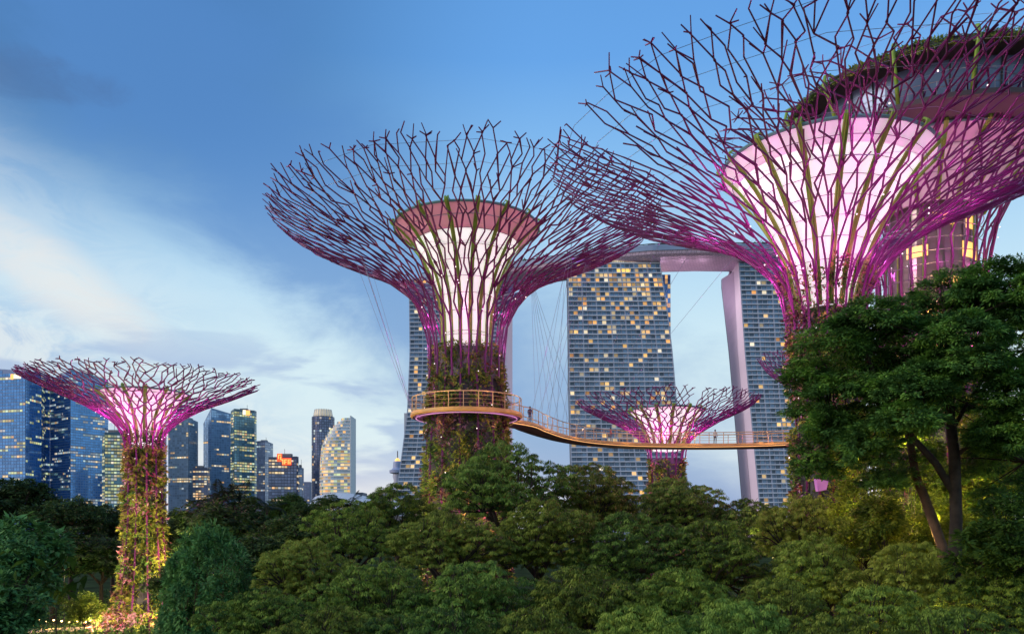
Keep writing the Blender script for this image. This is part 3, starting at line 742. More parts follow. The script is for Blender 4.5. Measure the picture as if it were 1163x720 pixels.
# lit crown storey and violet recess under the sky park
c_ = MB(); c_.box(wx(652, D2) - ox2, wx(738, D2) - ox2, 1.0, 14, zt2 + 1.0, zt2 + 4.6); c_.build('crown_storey', M['mbs_body'], t2)
c_ = MB()
for k in range(26):
    a = wx(672 + k * 2.35, D2) - ox2; c_.box(a, a + 1.1, .85, 1.0, zt2 + 1.4, zt2 + 3.6)
c_.build('lit_window', M['lit2'], t2)
c_ = MB(); c_.box(wx(700, D2) - ox2, wx(716, D2) - ox2, -.2, -.07, zt2 - 6.0, zt2 - 2.9); c_.build('lit_window', M['amber'], t2)
c_ = MB(); c_.box(wx(650, D2) - ox2, wx(671, D2) - ox2, .6, .9, zt2 + 1.2, zt2 + 4.4); c_.build('violet_light', M['violet'], t2)
c_ = MB(); c_.box(wx(705, D2) - ox2, wx(738, D2) - ox2, 4, 22, zt2 + 4.7, zt2 + 5.6); c_.build('core_wall', M['mbs_body'], t2)

t3, xs3, ox3, zt3 = hotel('right hotel tower with its pale mauve end wall, facade partly behind the planted trunk', D2, [(839, 298), (846, 400), (863, 577), (865.5, 600)], [(940, 298), (945, 400), (955, 600)], 298, 16, 17, lp_right, 3)
e = MB()
def endx(z, yy):   # end wall runs straight back from the facade edge; splits into two legs
    return xs3(z)[0]
ez = np.linspace(0, zt3, 24)
for a, b_ in zip(ez[:-1], ez[1:]):
    for (o0, o1, y0, y1, mm) in ((-.45, -.35, 0.0, 17, 'mbs_end'),):
        e.hexa([(endx(a, 0) + o0, y0, a), (endx(a, 0), y0, a), (endx(a, 0), y1, a), (endx(a, 0) + o0, y1, a), (endx(b_, 0) + o0, y0, b_), (endx(b_, 0), y0, b_), (endx(b_, 0), y1, b_), (endx(b_, 0) + o0, y1, b_)])
e.build('end_wall', M['mbs_end'], t3)
# front part of the end wall, angled so it faces the garden
e = MB()
L1 = [(833, 305), (838, 400), (853.5, 577), (856, 600)]; L2 = [(819.5, 325), (828, 400), (843.5, 577), (846, 600)]
for a, b_ in zip(ez[:-1], ez[1:]):
    pa = HY - (a - CZ) * F / D2; pb = HY - (b_ - CZ) * F / D2
    def X3(tab, py, D): return wx(itp(tab, py), D) - ox3
    e.quad([(X3(L1, pa, 592) + .3, 9, a), (xs3(a)[0] - .46, -.8, a), (xs3(b_)[0] - .46, -.8, b_), (X3(L1, pb, 592) + .3, 9, b_)])
e.build('end_wall', M['mbs_end'], t3)
e = MB()
topz = wz(326, 612)
for a, b_ in zip(ez[:-1], ez[1:]):
    a2 = min(a, topz + 6); b2 = min(b_, topz + 6)
    if a >= topz + 6: continue
    pa = HY - (a2 - CZ) * F / 612; pb = HY - (b2 - CZ) * F / 612
    e.quad([(X3(L2, pa, 612), 29, a2), (X3(L1, pa, 594), 11, a2), (X3(L1, pb, 594), 11, b2), (X3(L2, pb, 612), 29, b2)])
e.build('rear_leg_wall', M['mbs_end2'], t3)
e = MB()
for a, b_ in zip(ez[:-1], ez[1:]):
    if a >= topz + 6: continue
    b2 = min(b_, topz + 6)
    pa = HY - (a - CZ) * F / 612; pb = HY - (b2 - CZ) * F / 612
    e.hexa([(X3(L2, pa, 612) + .5, 29, a), (X3(L2, pa, 612) + 60, 29, a), (X3(L2, pa, 612) + 60, 32, a), (X3(L2, pa, 612) + .5, 32, a), (X3(L2, pb, 612) + .5, 29, b2), (X3(L2, pb, 612) + 60, 29, b2), (X3(L2, pb, 612) + 60, 32, b2), (X3(L2, pb, 612) + .5, 32, b2)])
e.build('rear_leg', M['mbs_body'], t3)
e = MB()
for (p, q) in (((824, 322, 610), (834, 300, 606)), ((829, 314, 604), (829, 300, 604)), ((834, 308, 600), (826, 300, 604))):
    e.beam(W(*p) - Vector((ox3, D2, 0)), W(*q) - Vector((ox3, D2, 0)), 1.3, 1.3)
e.build('bracket', M['mbs_end'], t3)
c_ = MB(); c_.box(wx(841, D2) - ox3, wx(935, D2) - ox3, 3.0, 3.4, zt3 + 1.0, zt3 + 5.0); c_.build('violet_light', M['violet'], t3)
c_ = MB(); c_.box(wx(840, D2) - ox3, wx(935, D2) - ox3, 3.5, 20, zt3 + 1.0, zt3 + 5.6); c_.build('core_wall', M['mbs_body'], t3)

D1 = 640
t1, xs1, ox1, zt1 = hotel('left hotel tower half hidden behind the ringed supertree, its edge flaring out below', D1, [(465, 318), (466, 400), (463, 470), (455, 530), (448, 580), (445, 600)], [(571, 318), (575, 600)], 318, 16, 22, lp_left, 4)
slabpoly(459, 480, 459, 480, 469, 662, 12, M['mbs_slab'], t1, 'rear_leg', ox1)
e = MB(); e.box(wx(571.8, D1) - ox1, wx(582, D1) - ox1, -.6, 10, 0, zt1 - 6); e.build('end_wall', M['mbs_end'], t1)

# sky park hull: lofted boat shape following the three towers
skyp = thing('sky_park', 'long boat shaped sky park deck bridging the tops of the three hotel towers', 'sky deck', (0, 0, 0))
stn = []   # (px at front edge, D front, width)
for px, D, wd in ((478, 645, 26), (520, 634, 38), (600, 612, 40), (680, 588, 40), (740, 578, 40), (800, 575, 40), (880, 577, 40), (960, 584, 38), (1020, 592, 30), (1060, 598, 14)):
    stn.append((wx(px, D), D - 4, wd))
hu = MB(); rows = []
for (x_, y_, wd) in stn:
    row = []
    for k in range(13):
        t = k / 12; ang = pi * t
        yy = y_ + wd * (1 - cos(ang)) / 2; zz = 205.6 - 6.2 * sin(ang) ** .8 * (wd / 40) if 0 < k < 12 else 205.6
        row.append((x_, yy, zz))
    rows.append(row)
for r0, r1 in zip(rows[:-1], rows[1:]):
    for k in range(12): hu.quad([r0[k], r1[k], r1[k + 1], r0[k + 1]])
hullm = bpy.data.materials.new('hull_panels'); hullm.use_nodes = True
t_ = NT(hullm.node_tree); b_ = t_.n['Principled BSDF']; tc_ = t_.node('ShaderNodeTexCoord')
mp = t_.node('ShaderNodeMapping', {0: tc_.outputs['Object']}); mp.inputs['Rotation'].default_value = (0, 0, radians(45)); mp.inputs['Scale'].default_value = (.45, .45, .0)
br = t_.node('ShaderNodeTexBrick', {'Vector': mp.outputs[0], 'Color1': (.82, .64, .78, 1), 'Color2': (.72, .55, .70, 1), 'Mortar': (.36, .27, .38, 1), 'Scale': 1.0, 'Mortar Size': .04, 'Brick Width': 1.0, 'Row Height': 1.0})
t_.l.new(br.outputs[0], b_.inputs['Base Color']); b_.inputs['Roughness'].default_value = .45; b_.inputs['Metallic'].default_value = .3
hu.build('hull', hullm, skyp, smooth=True)
rm = MB()
for (a, b2) in zip(stn[:-1], stn[1:]):
    for (f0, z0, z1) in ((0, 205.6, 209.6),):
        rm.hexa([(a[0], a[1] - .6, z0), (b2[0], b2[1] - .6, z0), (b2[0], b2[1] + b2[2], z0), (a[0], a[1] + a[2], z0), (a[0], a[1] - .6, z1), (b2[0], b2[1] - .6, z1), (b2[0], b2[1] + b2[2], z1), (a[0], a[1] + a[2], z1)])
rm.build('rim', M['park'], skyp)
rm = MB()
for (a, b2) in zip(stn[:-1], stn[1:]): rm.beam((a[0], a[1] + .8, 210.6), (b2[0], b2[1] + .8, 210.6), .5, .5); 
rnd = random.Random(5)
for i in range(60):
    u = rnd.uniform(1.1, 8.6); k = int(u); a, b2 = stn[k], stn[k + 1]; f_ = u - k; x_ = a[0] + (b2[0] - a[0]) * f_; y_ = a[1] + (b2[1] - a[1]) * f_ + rnd.uniform(3, 20)
    h_ = rnd.uniform(1.5, 4.2); w_ = rnd.uniform(1.5, 7); rm.box(x_, x_ + w_, y_, y_ + 4, 209.6, 209.6 + h_, rnd.choice([M['post'], M['post'], M['mbs_body'], M['panel']]))
for px in (752, 758, 765, 700, 690): rm.box(wx(px, 590), wx(px + 3.2, 590), 590, 594, 211, 212.6, M['amber'])
rm.build('pavilion', None, skyp)
cl = unit(2600) * np.array([1, 1, .8]); 
for px, D_ in ((752, 598), (776, 598), (800, 598)): lamp('hull_fill_light', W(px, 340, D_), 4500, (1, .72, .92), .5, skyp)  # fill lamps added to brighten the hull underside in place of city light
# roof garden palms and shrubs on the deck
uu = RS.uniform(1.1, 8.4, 90); cts = []
for u in uu:
    k = int(u); a, b2 = stn[k], stn[k + 1]; f_ = u - k; cts.append((a[0] + (b2[0] - a[0]) * f_, a[1] + (b2[1] - a[1]) * f_ + RS.uniform(2, 12), 209.8 + RS.uniform(.5, 3.2)))
cts = np.array(cts); idx = RS.randint(0, 90, 2600); c3 = cts[idx] + cl * 1.3
link('roof_garden', leaves_mesh('roof_garden', leaf_arrays(c3, unit(2600), unit(2600), RS.uniform(.8, 1.6, 2600), RS.uniform(.4, .8, 2600)), [M['darkleaf']]), skyp)['kind'] = 'stuff'

# ------------------------------------------------------------------ city towers
def city_tower(label, pts, tops, glass, bay=4.5, fl=4.2, lit=.2, run=.75, litm='lit3', seed=1, wall=None, bands=(), fullrow=.0, back=12, name='office_tower', slope=None, amp=1.0):
    """pts: visible footprint corners (px, D) left to right; tops: photo y of the roof at each corner"""
    rnd = random.Random(seed)
    V = [(wx(px, D), D) for px, D in pts]; Z = [wz(ty, p[1]) for ty, p in zip(tops, pts)]
    ox, oy = V[0][0], min(v[1] for v in V); root = thing(name, label, 'office tower', (ox, oy, 0), 0, 'downtown towers')
    V = [(x - ox, y - oy) for x, y in V]
    wm = wall or mat('tower_frame', tuple(c * .8 for c in glass.node_tree.nodes['Color Ramp'].color_ramp.elements[0].color[:3]) if glass.node_tree.nodes.get('Color Ramp') else (.05, .06, .08), .4)
    wb = MB(); n = len(V)
    for i in range(n - 1):
        wb.quad([(*V[i], 0), (*V[i + 1], 0), (*V[i + 1], Z[i + 1]), (*V[i], Z[i])])
    yb = max(v[1] for v in V) + back
    sl = abs(V[0][0]) * 0
    B0 = (V[0][0], yb); B1 = (V[-1][0], yb)
    if ox < 0: B0 = (V[0][0] + 0, yb)
    wb.quad([(*V[-1], 0), (*B1, 0), (*B1, Z[-1]), (*V[-1], Z[-1])]); wb.quad([(*B0, 0), (*V[0], 0), (*V[0], Z[0]), (*B0, Z[0])]); wb.quad([(*B1, 0), (*B0, 0), (*B0, Z[0]), (*B1, Z[-1])])
    wb.quad([(*V[i], Z[i]) for i in range(n)] + [(*B1, Z[-1]), (*B0, Z[0])])
    wb.build('wall', wm, root)
    wg = MB()
    faces = [(V[i], V[i + 1], Z[i], Z[i + 1]) for i in range(n - 1)] + [(V[-1], B1, Z[-1], Z[-1])]
    for (A, B, za, zb) in faces:
        A = np.array(A, float); B = np.array(B, float); L = np.linalg.norm(B - A); nb = max(2, int(L / bay)); dirn = (B - A) / L; nrm = np.array([dirn[1], -dirn[0]]) * .25
        zmax = max(za, zb); rows = int(zmax / fl)
        for r in range(rows):
            z0 = zmax - (r + 1) * fl; z1 = z0 + fl; on = rnd.random() < lit; full = rnd.random() < fullrow; rowlit = rnd.choice([.3, 1, 1, 1.7]); mm = M[litm]
            for k in range(nb):
                u0, u1 = (k + .08) / nb, (k + .92) / nb
                zt_ = za + (zb - za) * (u0 + u1) / 2
                if z1 > zt_ - 2 or z0 < 8: continue
                if rnd.random() > run: on = rnd.random() < lit * rowlit
                isl = on or full
                for (b0_, b1_) in bands:
                    if b0_ < z0 / zmax < b1_: isl = rnd.random() < .85
                p0 = A + (B - A) * u0 + nrm; p1 = A + (B - A) * u1 + nrm
                m_ = glass
                if isl: m_ = mm if rnd.random() < .7 else (M['lit2'] if rnd.random() < .5 else M['litw'])
                hh = .80 if not isl else .62
                wg.quad([(p0[0], p0[1], z0 + fl * .1), (p1[0], p1[1], z0 + fl * .1), (p1[0], p1[1], z0 + fl * (.1 + hh)), (p0[0], p0[1], z0 + fl * (.1 + hh))], m_)
    wg.build('window_grid', None, root)
    if abs(Z[0] - Z[-1]) < 12:
        xa, xb = V[0][0], V[-1][0]; zr = min(Z); rp = MB(); w0 = (xb - xa)
        rp.box(xa + w0 * rnd.uniform(.15, .3), xa + w0 * rnd.uniform(.55, .8), max(v[1] for v in V) + 2, yb - 1, zr - 1, max(Z) + rnd.uniform(2.5, 5)); rp.build('roof_plant', M['panel'], root)
        rp = MB(); xm = xa + w0 * rnd.uniform(.3, .7); rp.tube([(xm, yb - 3, zr), (xm, yb - 3, max(Z) + rnd.uniform(8, 14))], .35, 5); rp.build('mast', M['panel'], root)
    return root, ox, oy
G_blue = glassmat('blue_glass', (.10, .30, .66), .10, .5, .22)
G_blue2 = glassmat('pale_blue_glass', (.32, .52, .80), .14, .5, .2)
G_green = glassmat('dark_green_glass', (.12, .27, .36), .14, .4, .3)
G_grey = glassmat('grey_glass', (.34, .44, .54), .2, .4, .25)
G_dark = glassmat('dark_glass', (.14, .18, .30), .16, .4, .3)
G_slate = glassmat('slate_glass', (.38, .46, .62), .25, .35, .2)
A1, ax, ay = city_tower('deep blue glass tower cut by the left edge, glowing cream sign near its roof', [(-45, 1330), (29, 1300), (47, 1345), (52, 1400)], [416, 421, 423, 425], G_blue, lit=.24, litm='lit3', seed=31, bay=5.5, fl=5.2, run=.7)
def sign(root, ox, oy, px0, px1, py0, py1, D, m, name='sign'):
    s = MB(); s.box(wx(px0, D) - ox, wx(px1, D) - ox, D - oy - 1.2, D - oy - .6, wz(py1, D), wz(py0, D)); return s.build(name, m, root)
sign(A1, ax, ay, 16, 28, 425.5, 430, 1303, M['cream']); sign(A1, ax, ay, 12.5, 15.5, 425, 431, 1303, M['orange'])
city_tower('blue glass tower beside the deep blue one, pale left face and brighter right face', [(53, 1420), (80, 1370), (119, 1420)], [434, 419, 430], G_blue, lit=.20, seed=33, bay=4.2, fl=4.4, litm='litw', run=.72, wall=mat('pale_blue_frame', (.20, .30, .46), .4))
city_tower('low office block with bright green lit storeys between blue towers and left supertree', [(116, 1250), (119, 1240), (143, 1250)], [496, 491, 490], G_green, lit=.55, seed=35, bay=4.0, fl=5.0, fullrow=.3)
city_tower('narrow dark tower seen just right of the planted trunk of the left supertree', [(166, 1500), (186, 1500)], [487, 487], G_dark, lit=.12, seed=36, litm='lit2')
city_tower('grey green tower with a slim pale fin and one amber lit floor', [(191, 1450), (214, 1435), (222, 1460)], [478, 474, 478], G_grey, lit=.07, seed=37, litm='lit2', bands=((.44, .47),), run=.5)
city_tower('low dark block filling the gap between the grey tower and the slanted blue tower', [(219, 1400), (235, 1400)], [531, 531], G_dark, lit=.35, seed=38, litm='lit2')
bt, bx, by = city_tower('slanted blue glass tower leaning back beside the grey green tower', [(231, 1480), (240, 1465), (263, 1490)], [481, 463, 470], G_blue2, lit=.07, seed=39, litm='lit2')
gt, gx, gy = city_tower('dark green glass tower with yellow lit floors and a small red and white roof sign', [(262, 1430), (266, 1420), (289, 1450)], [467, 464, 466], G_green, lit=.48, seed=40, bay=4.4, fl=4.6, run=.8)
sign(gt, gx, gy, 276, 279.2, 465.6, 471, 1422, M['cream']); sign(gt, gx, gy, 279.3, 284, 466, 471.5, 1422, M['orange'])
city_tower('pale glass block with a faceted roof, left of the tower with the red sign', [(289, 1500), (301, 1490), (308, 1510)], [501, 500, 503], G_slate, lit=.2, seed=41, litm='litw', run=.5)
rt, rx, ry = city_tower('dark squat tower crowned by a glowing red sign', [(305, 1350), (337, 1360)], [519, 518], G_dark, lit=.30, seed=42, litm='lit2', bay=4.5, fl=5.0)
sign(rt, rx, ry, 314.8, 320.5, 515, 524, 1350, M['red'])
for (a, b2, c, d) in ((316, 319.5, 516, 517), (316, 317, 517, 521), (318.5, 319.5, 518, 522), (319.5, 322, 521.5, 522.5), (321, 322, 522.5, 527), (323, 324, 521.5, 527), (324, 326, 521.5, 522.5), (324.2, 325.6, 524, 525), (327, 328, 521.5, 527), (328.7, 330.2, 521.5, 522.6), (329, 330, 523.5, 527)):
    sign(rt, rx, ry, a, b2, c, d, 1348, M['orange'], 'sign_letter')
sign(rt, rx, ry, 320.5, 331, 520, 528, 1350, M['red'])
city_tower('slim grey side block stepped below the tower with the red sign', [(337, 1380), (343, 1385)], [530, 531], G_slate, lit=.3, seed=43, litm='lit2')
# round dark tower with pale crown
def round_tower(label, px0, px1, ytop, D, glass, lit, seed):
    r = (wx(px1, D) - wx(px0, D)) / 2; x = wx((px0 + px1) / 2, D); root = thing('office_tower', label, 'office tower', (x, D + r, 0), 0, 'downtown towers'); rnd = random.Random(seed)
    zt = wz(ytop, D); b = MB(); b.lathe([(r * .98, 0), (r * .98, zt), (.01, zt)], 36); b.build('wall', mat('round_tower_frame', (.07, .09, .15), .4), root)
    wgm = MB(); n = 30
    for i in range(int(zt / 4.4)):
        for k in range(n):
            a0, a1 = 2 * pi * (k + .08) / n, 2 * pi * (k + .92) / n
            if sin(a0) > .3: continue
            z0 = i * 4.4 + .5; m = glass
            if rnd.random() < lit: m = M['lit2'] if rnd.random() < .5 else M['litw']
            wgm.quad([(r * cos(a0), r * sin(a0), z0), (r * cos(a1), r * sin(a1), z0), (r * cos(a1), r * sin(a1), z0 + 3.4), (r * cos(a0), r * sin(a0), z0 + 3.4)], m)
    wgm.build('window_grid', None, root); return root, r, zt
rr_, r_, z_ = round_tower('round dark blue tower with a pale glowing crown behind the sail shaped tower', 351, 377, 472, 1400, G_dark, .10, 50)
c_ = MB(); c_.lathe([(r_ * .80, z_), (r_ * .82, z_ + 4), (r_ * .76, z_ + 9), (r_ * .70, z_ + 12.5), (.01, z_ + 13.5)], 30); c_.build('crown', mat('crown_pale', (.7, .62, .45), .5, emit=(1, .8, .5), es=.25), rr_)
for i in range(20):
    u = 2 * pi * i / 20; c_ = MB(); c_.beam((r_ * .84 * cos(u), r_ * .84 * sin(u), z_), (r_ * .72 * cos(u), r_ * .72 * sin(u), z_ + 13), 1.0, 1.0); c_.build('crown_fin', M['tent'], rr_)
# sail shaped tower: storeys with lit bands whose left ends follow a curve
Ds = 1250; ox = wx(398, Ds); sail = thing('office_tower', 'sail shaped tower of curved pale storeys with golden lit bands', 'office tower', (ox, Ds, 0), 0, 'downtown towers')
SL = [(386, 473), (379, 478), (371, 485), (365, 494), (361, 505), (359.5, 520), (359, 540), (359, 600)]
slb = MB(); gl = MB(); rnd = random.Random(9); z = wz(600, Ds) - 11; zt = wz(472, Ds); fl = 5.0; nf = int(zt / fl)
for i in range(nf):
    z0 = i * fl; py = HY - (z0 + fl - CZ) * F / Ds; xl = wx(itp(SL, py), Ds) - ox; xr = 0 - max(0, 0); n = 14
    if xl > -4: continue
    pts = []
    for k in range(n + 1):
        t = k / n; x_ = xl + (xr - xl) * (1 - cos(t * pi * .62)) / (1 - cos(pi * .62)); y_ = 26 * (1 - sin(min(1, t * 1.35 + .05) * pi / 2)) + 2; pts.append((x_, y_))
    for (p, q) in zip(pts, pts[1:]):
        slb.hexa([(p[0], p[1] - 1.2, z0), (q[0], q[1] - 1.2, z0), (q[0], 40, z0), (p[0], 40, z0), (p[0], p[1] - 1.2, z0 + 1.7), (q[0], q[1] - 1.2, z0 + 1.7), (q[0], 40, z0 + 1.7), (p[0], 40, z0 + 1.7)], M['tent'])
        m = G_grey
        if rnd.random() < (.62 if i < nf * .8 else .25): m = rnd.choice([M['lit2'], M['lit1'], M['lit3']])
        gl.quad([(p[0], p[1], z0 + 1.7), (q[0], q[1], z0 + 1.7), (q[0], q[1], z0 + fl), (p[0], p[1], z0 + fl)], m)
slb.build('floor_slab', None, sail); gl.build('window_grid', None, sail)
e = MB(); e.box(-.6, .8, -1, 40, 0, zt); e.build('end_wall', M['tent'], sail)
# low distant blocks
def block(label, px0, px1, ytop, D, col, name='building', cat='building', steps=()):
    ox = wx(px0, D); root = thing(name, label, cat, (ox, D, 0), 0, 'low blocks on the horizon')
    mw = mat('block_wall', col, .7); b = MB(); b.box(0, wx(px1, D) - ox, 0, 40, 0, wz(ytop, D)); b.build('wall', mw, root)
    for (a, c, ty) in steps:
        b = MB(); b.box(wx(a, D) - ox, wx(c, D) - ox, 2, 38, wz(ytop, D), wz(ty, D)); b.build('upper_storey', mw, root)
    b = MB(); rnd = random.Random(int(px0)); h = wz(ytop, D); w_ = wx(px1, D) - ox
    for i in range(int(h / 6)):
        for k in range(int(w_ / 6)):
            b.quad([(k * 6 + 1, -.3, i * 6 + 2), (k * 6 + 5, -.3, i * 6 + 2), (k * 6 + 5, -.3, i * 6 + 4.5), (k * 6 + 1, -.3, i * 6 + 4.5)], G_slate if rnd.random() < .85 else M['lit2'])
    b.build('window_grid', None, root)
block('small far block between the red sign tower and the round dark tower', 342, 352, 547, 1700, (.22, .25, .36))
block('flat topped mauve block low on the horizon left of the observation tower', 427, 446, 561, 1500, (.26, .24, .34), steps=((437, 445, 553),))
block('long low grey building just right of the foot of the sail shaped tower', 396, 412, 559, 1300, (.20, .20, .24))
block('blue grey block low behind the small supertree trunk', 142, 170, 545, 1600, (.10, .13, .2))
block('violet grey tower block low between the green glass tower and the pale block', 286, 299, 572, 1250, (.22, .17, .27))
# white curved pavilion roof
pv = thing('pavilion', 'long low pavilion with a white curved roof behind the tree tops', 'pavilion', (wx(350, 420), 420, 0))
b = MB(); n = 30; x1 = wx(458, 420) - wx(350, 420)
def rz(t): return 10 + 20 * (.85 + .10 * sin(t * pi * .9 + .3) + .04 * sin(t * 7)) - 4.0 * t ** 2
for i in range(n):
    t0, t1_ = i / n, (i + 1) / n
    for k in range(6):
        s0, s1 = k / 6, (k + 1) / 6
        b.quad([(x1 * t0, s0 * 30, rz(t0) - 5 + 6 * sin(s0 * pi * .7)), (x1 * t1_, s0 * 30, rz(t1_) - 5 + 6 * sin(s0 * pi * .7)), (x1 * t1_, s1 * 30, rz(t1_) - 5 + 6 * sin(s1 * pi * .7)), (x1 * t0, s1 * 30, rz(t0) - 5 + 6 * sin(s1 * pi * .7))])
b.build('roof', M['tent'], pv, smooth=True)
b = MB(); b.box(1, x1 - 1, 2, 28, 0, rz(1) - 6); b.build('wall', M['panel'], pv)
# observation tower
ob = thing('observation_tower', 'pale observation tower with a flared cabin and a thin mast beside the left hotel tower', 'tower', (wx(451.5, 900), 900, 0))
k = 900 / F; zc = lambda py: wz(py, 900)
b = MB(); b.lathe([(5.0 * k, 0), (4.2 * k, zc(555)), (4.4 * k, zc(545)), (5.5 * k, zc(541)), (5.0 * k, zc(538))], 28); b.build('shaft', mat('pale_tower', (.48, .50, .62), .6), ob, smooth=True)
b = MB(); b.lathe([(5.0 * k, zc(538)), (9.0 * k, zc(537)), (9.3 * k, zc(534)), (6.5 * k, zc(533)), (5.2 * k, zc(531)), (5.0 * k, zc(526)), (4.5 * k, zc(524)), (1.2 * k, zc(523)), (.8 * k, zc(519))], 28); b.build('cabin', mat('pale_blue_cabin', (.34, .40, .58), .5), ob)
b = MB(); b.lathe([(3.6 * k, zc(524.5)), (2.8 * k, zc(522)), (1.0 * k, zc(520))], 20); b.build('lantern', M['amber'], ob)
b = MB(); b.tube([(0, 0, zc(521)), (0, 0, zc(512))], .6, 6); b.build('mast', M['panel'], ob)

# ------------------------------------------------------------------ trees
def lobes_auto(rs, R, H, zc, n):
    out = []
    for i in range(n):
        a = 2 * pi * i / n * 1.0 + rs.uniform(-.4, .4); rr = R * rs.uniform(.35, .72); zz = zc + rs.uniform(-.35, .55) * H
        out.append((rr * cos(a), rr * sin(a), zz - .25 * H * (rr / R), R * rs.uniform(.32, .46), H * rs.uniform(.32, .5)))
    out.append((0, 0, zc + .45 * H, R * .5, H * .5))
    return out
def clump_centres(rs, lobes, n):
    wts = np.array([l[3] * l[3] for l in lobes]); wts /= wts.sum(); idx = rs.choice(len(lobes), n, p=wts)
    d = rs.normal(size=(n, 3)); d[:, 2] = np.abs(d[:, 2]) * 1.0 - .35; d /= np.linalg.norm(d, axis=1, keepdims=True)
    L = np.array(lobes)[idx]; rad = rs.uniform(.55, 1.05, (n, 1)); rad = np.where(rs.rand(n, 1) < .7, rs.uniform(.88, 1.06, (n, 1)), rad)
    return L[:, :3] + d * rad * np.stack([L[:, 3], L[:, 3], L[:, 4]], 1), d
def leaves_droop(rs, C, per, cr, ll, lw):
    n = len(C); idx = np.repeat(np.arange(n), per); N = len(idx)
    d = rs.normal(size=(N, 3)); d[:, 2] = np.abs(d[:, 2]) * 1.1 - .1; d /= np.linalg.norm(d, axis=1, keepdims=True)
    size = (cr * rs.uniform(.6, 1.35, n))[idx][:, None]
    pos = C[idx] + d * size * rs.uniform(.55, 1.0, (N, 1)) * np.array([1, 1, .75])
    direc = d * np.array([.75, .75, .25]) + np.array([0, 0, -.75]) + rs.normal(0, .16, (N, 3))
    return leaf_arrays(pos, direc, d + rs.normal(0, .2, (N, 3)), ll * rs.uniform(.6, 1.35, N), lw * rs.uniform(.7, 1.3, N), .12)
def leaves_rosette(rs, C, Dv, per, cr, ll, lw, flat=.6):
    n = len(C); idx = np.repeat(np.arange(n), per); N = len(idx)
    d = rs.normal(size=(N, 3)) * np.array([1, 1, flat]); d /= np.linalg.norm(d, axis=1, keepdims=True)
    size = (cr * rs.uniform(.6, 1.3, n))[idx][:, None]
    pos = C[idx] + d * size * rs.uniform(.25, 1.0, (N, 1)) * np.array([1, 1, flat])
    direc = d * np.array([1, 1, .4]) + Dv[idx] * .4 + np.array([0, 0, -.12]) + rs.normal(0, .25, (N, 3))
    nm = np.array([0, 0, 1.0]) + Dv[idx] * .5 + rs.normal(0, .38, (N, 3))
    return leaf_arrays(pos, direc, nm, ll * rs.uniform(.6, 1.3, N), lw * rs.uniform(.7, 1.3, N), .15)
def limb_tree(rs, base_r, fork_z, targets, nl=6, lean=(0, 0), wob=.25):
    """trunk with limbs that reach the given crown points"""
    mb = MB(); fx, fy = lean; rnd = random.Random(int(rs.randint(1e6)))
    tr = [(0, 0, -14), (fx * .2 + .05, fy * .2, fork_z * .35), (fx * .6 - .04, fy * .6, fork_z * .7), (fx, fy, fork_z)]
    mb.tube(tr, [base_r * 1.35, base_r, base_r * .88, base_r * .75], 9)
    T_ = np.array(targets); T_ = T_[rs.permutation(len(T_))]
    k = max(3, nl); ang = np.arctan2(T_[:, 1] - fy, T_[:, 0] - fx)
    for i in range(k):
        a0 = -pi + 2 * pi * i / k; sel = T_[(ang >= a0) & (ang < a0 + 2 * pi / k)]
        if len(sel) == 0: continue
        c = sel.mean(axis=0); s0 = np.array([fx, fy, fork_z - rnd.uniform(0, .25) * fork_z * .6])
        mid = s0 * .4 + c * .6; mid = mid + np.array([0, 0, -.08 * np.linalg.norm(c - s0)])
        w1 = s0 * .72 + mid * .28 + rs.normal(0, wob * .5, 3)
        mb.tube([s0, w1, mid], [base_r * .58, base_r * .46, base_r * .33], 6)
        for t in sel[:7]:
            q = mid * .5 + t * .5 + rs.normal(0, wob, 3); mb.tube([mid, q, t], [base_r * .26, base_r * .16, base_r * .06], 5, cap=False)
            for _ in range(2):
                t2 = t + rs.normal(0, .7, 3) * np.array([1, 1, .5]); mb.tube([q, t2], [base_r * .10, base_r * .035], 4, cap=False)
    return mb
def spaced(C, dmin):
    keep = []
    for i, c in enumerate(C):
        if not keep or np.min(np.sum((C[keep] - c) ** 2, axis=1)) > dmin * dmin: keep.append(i)
    return C[keep]
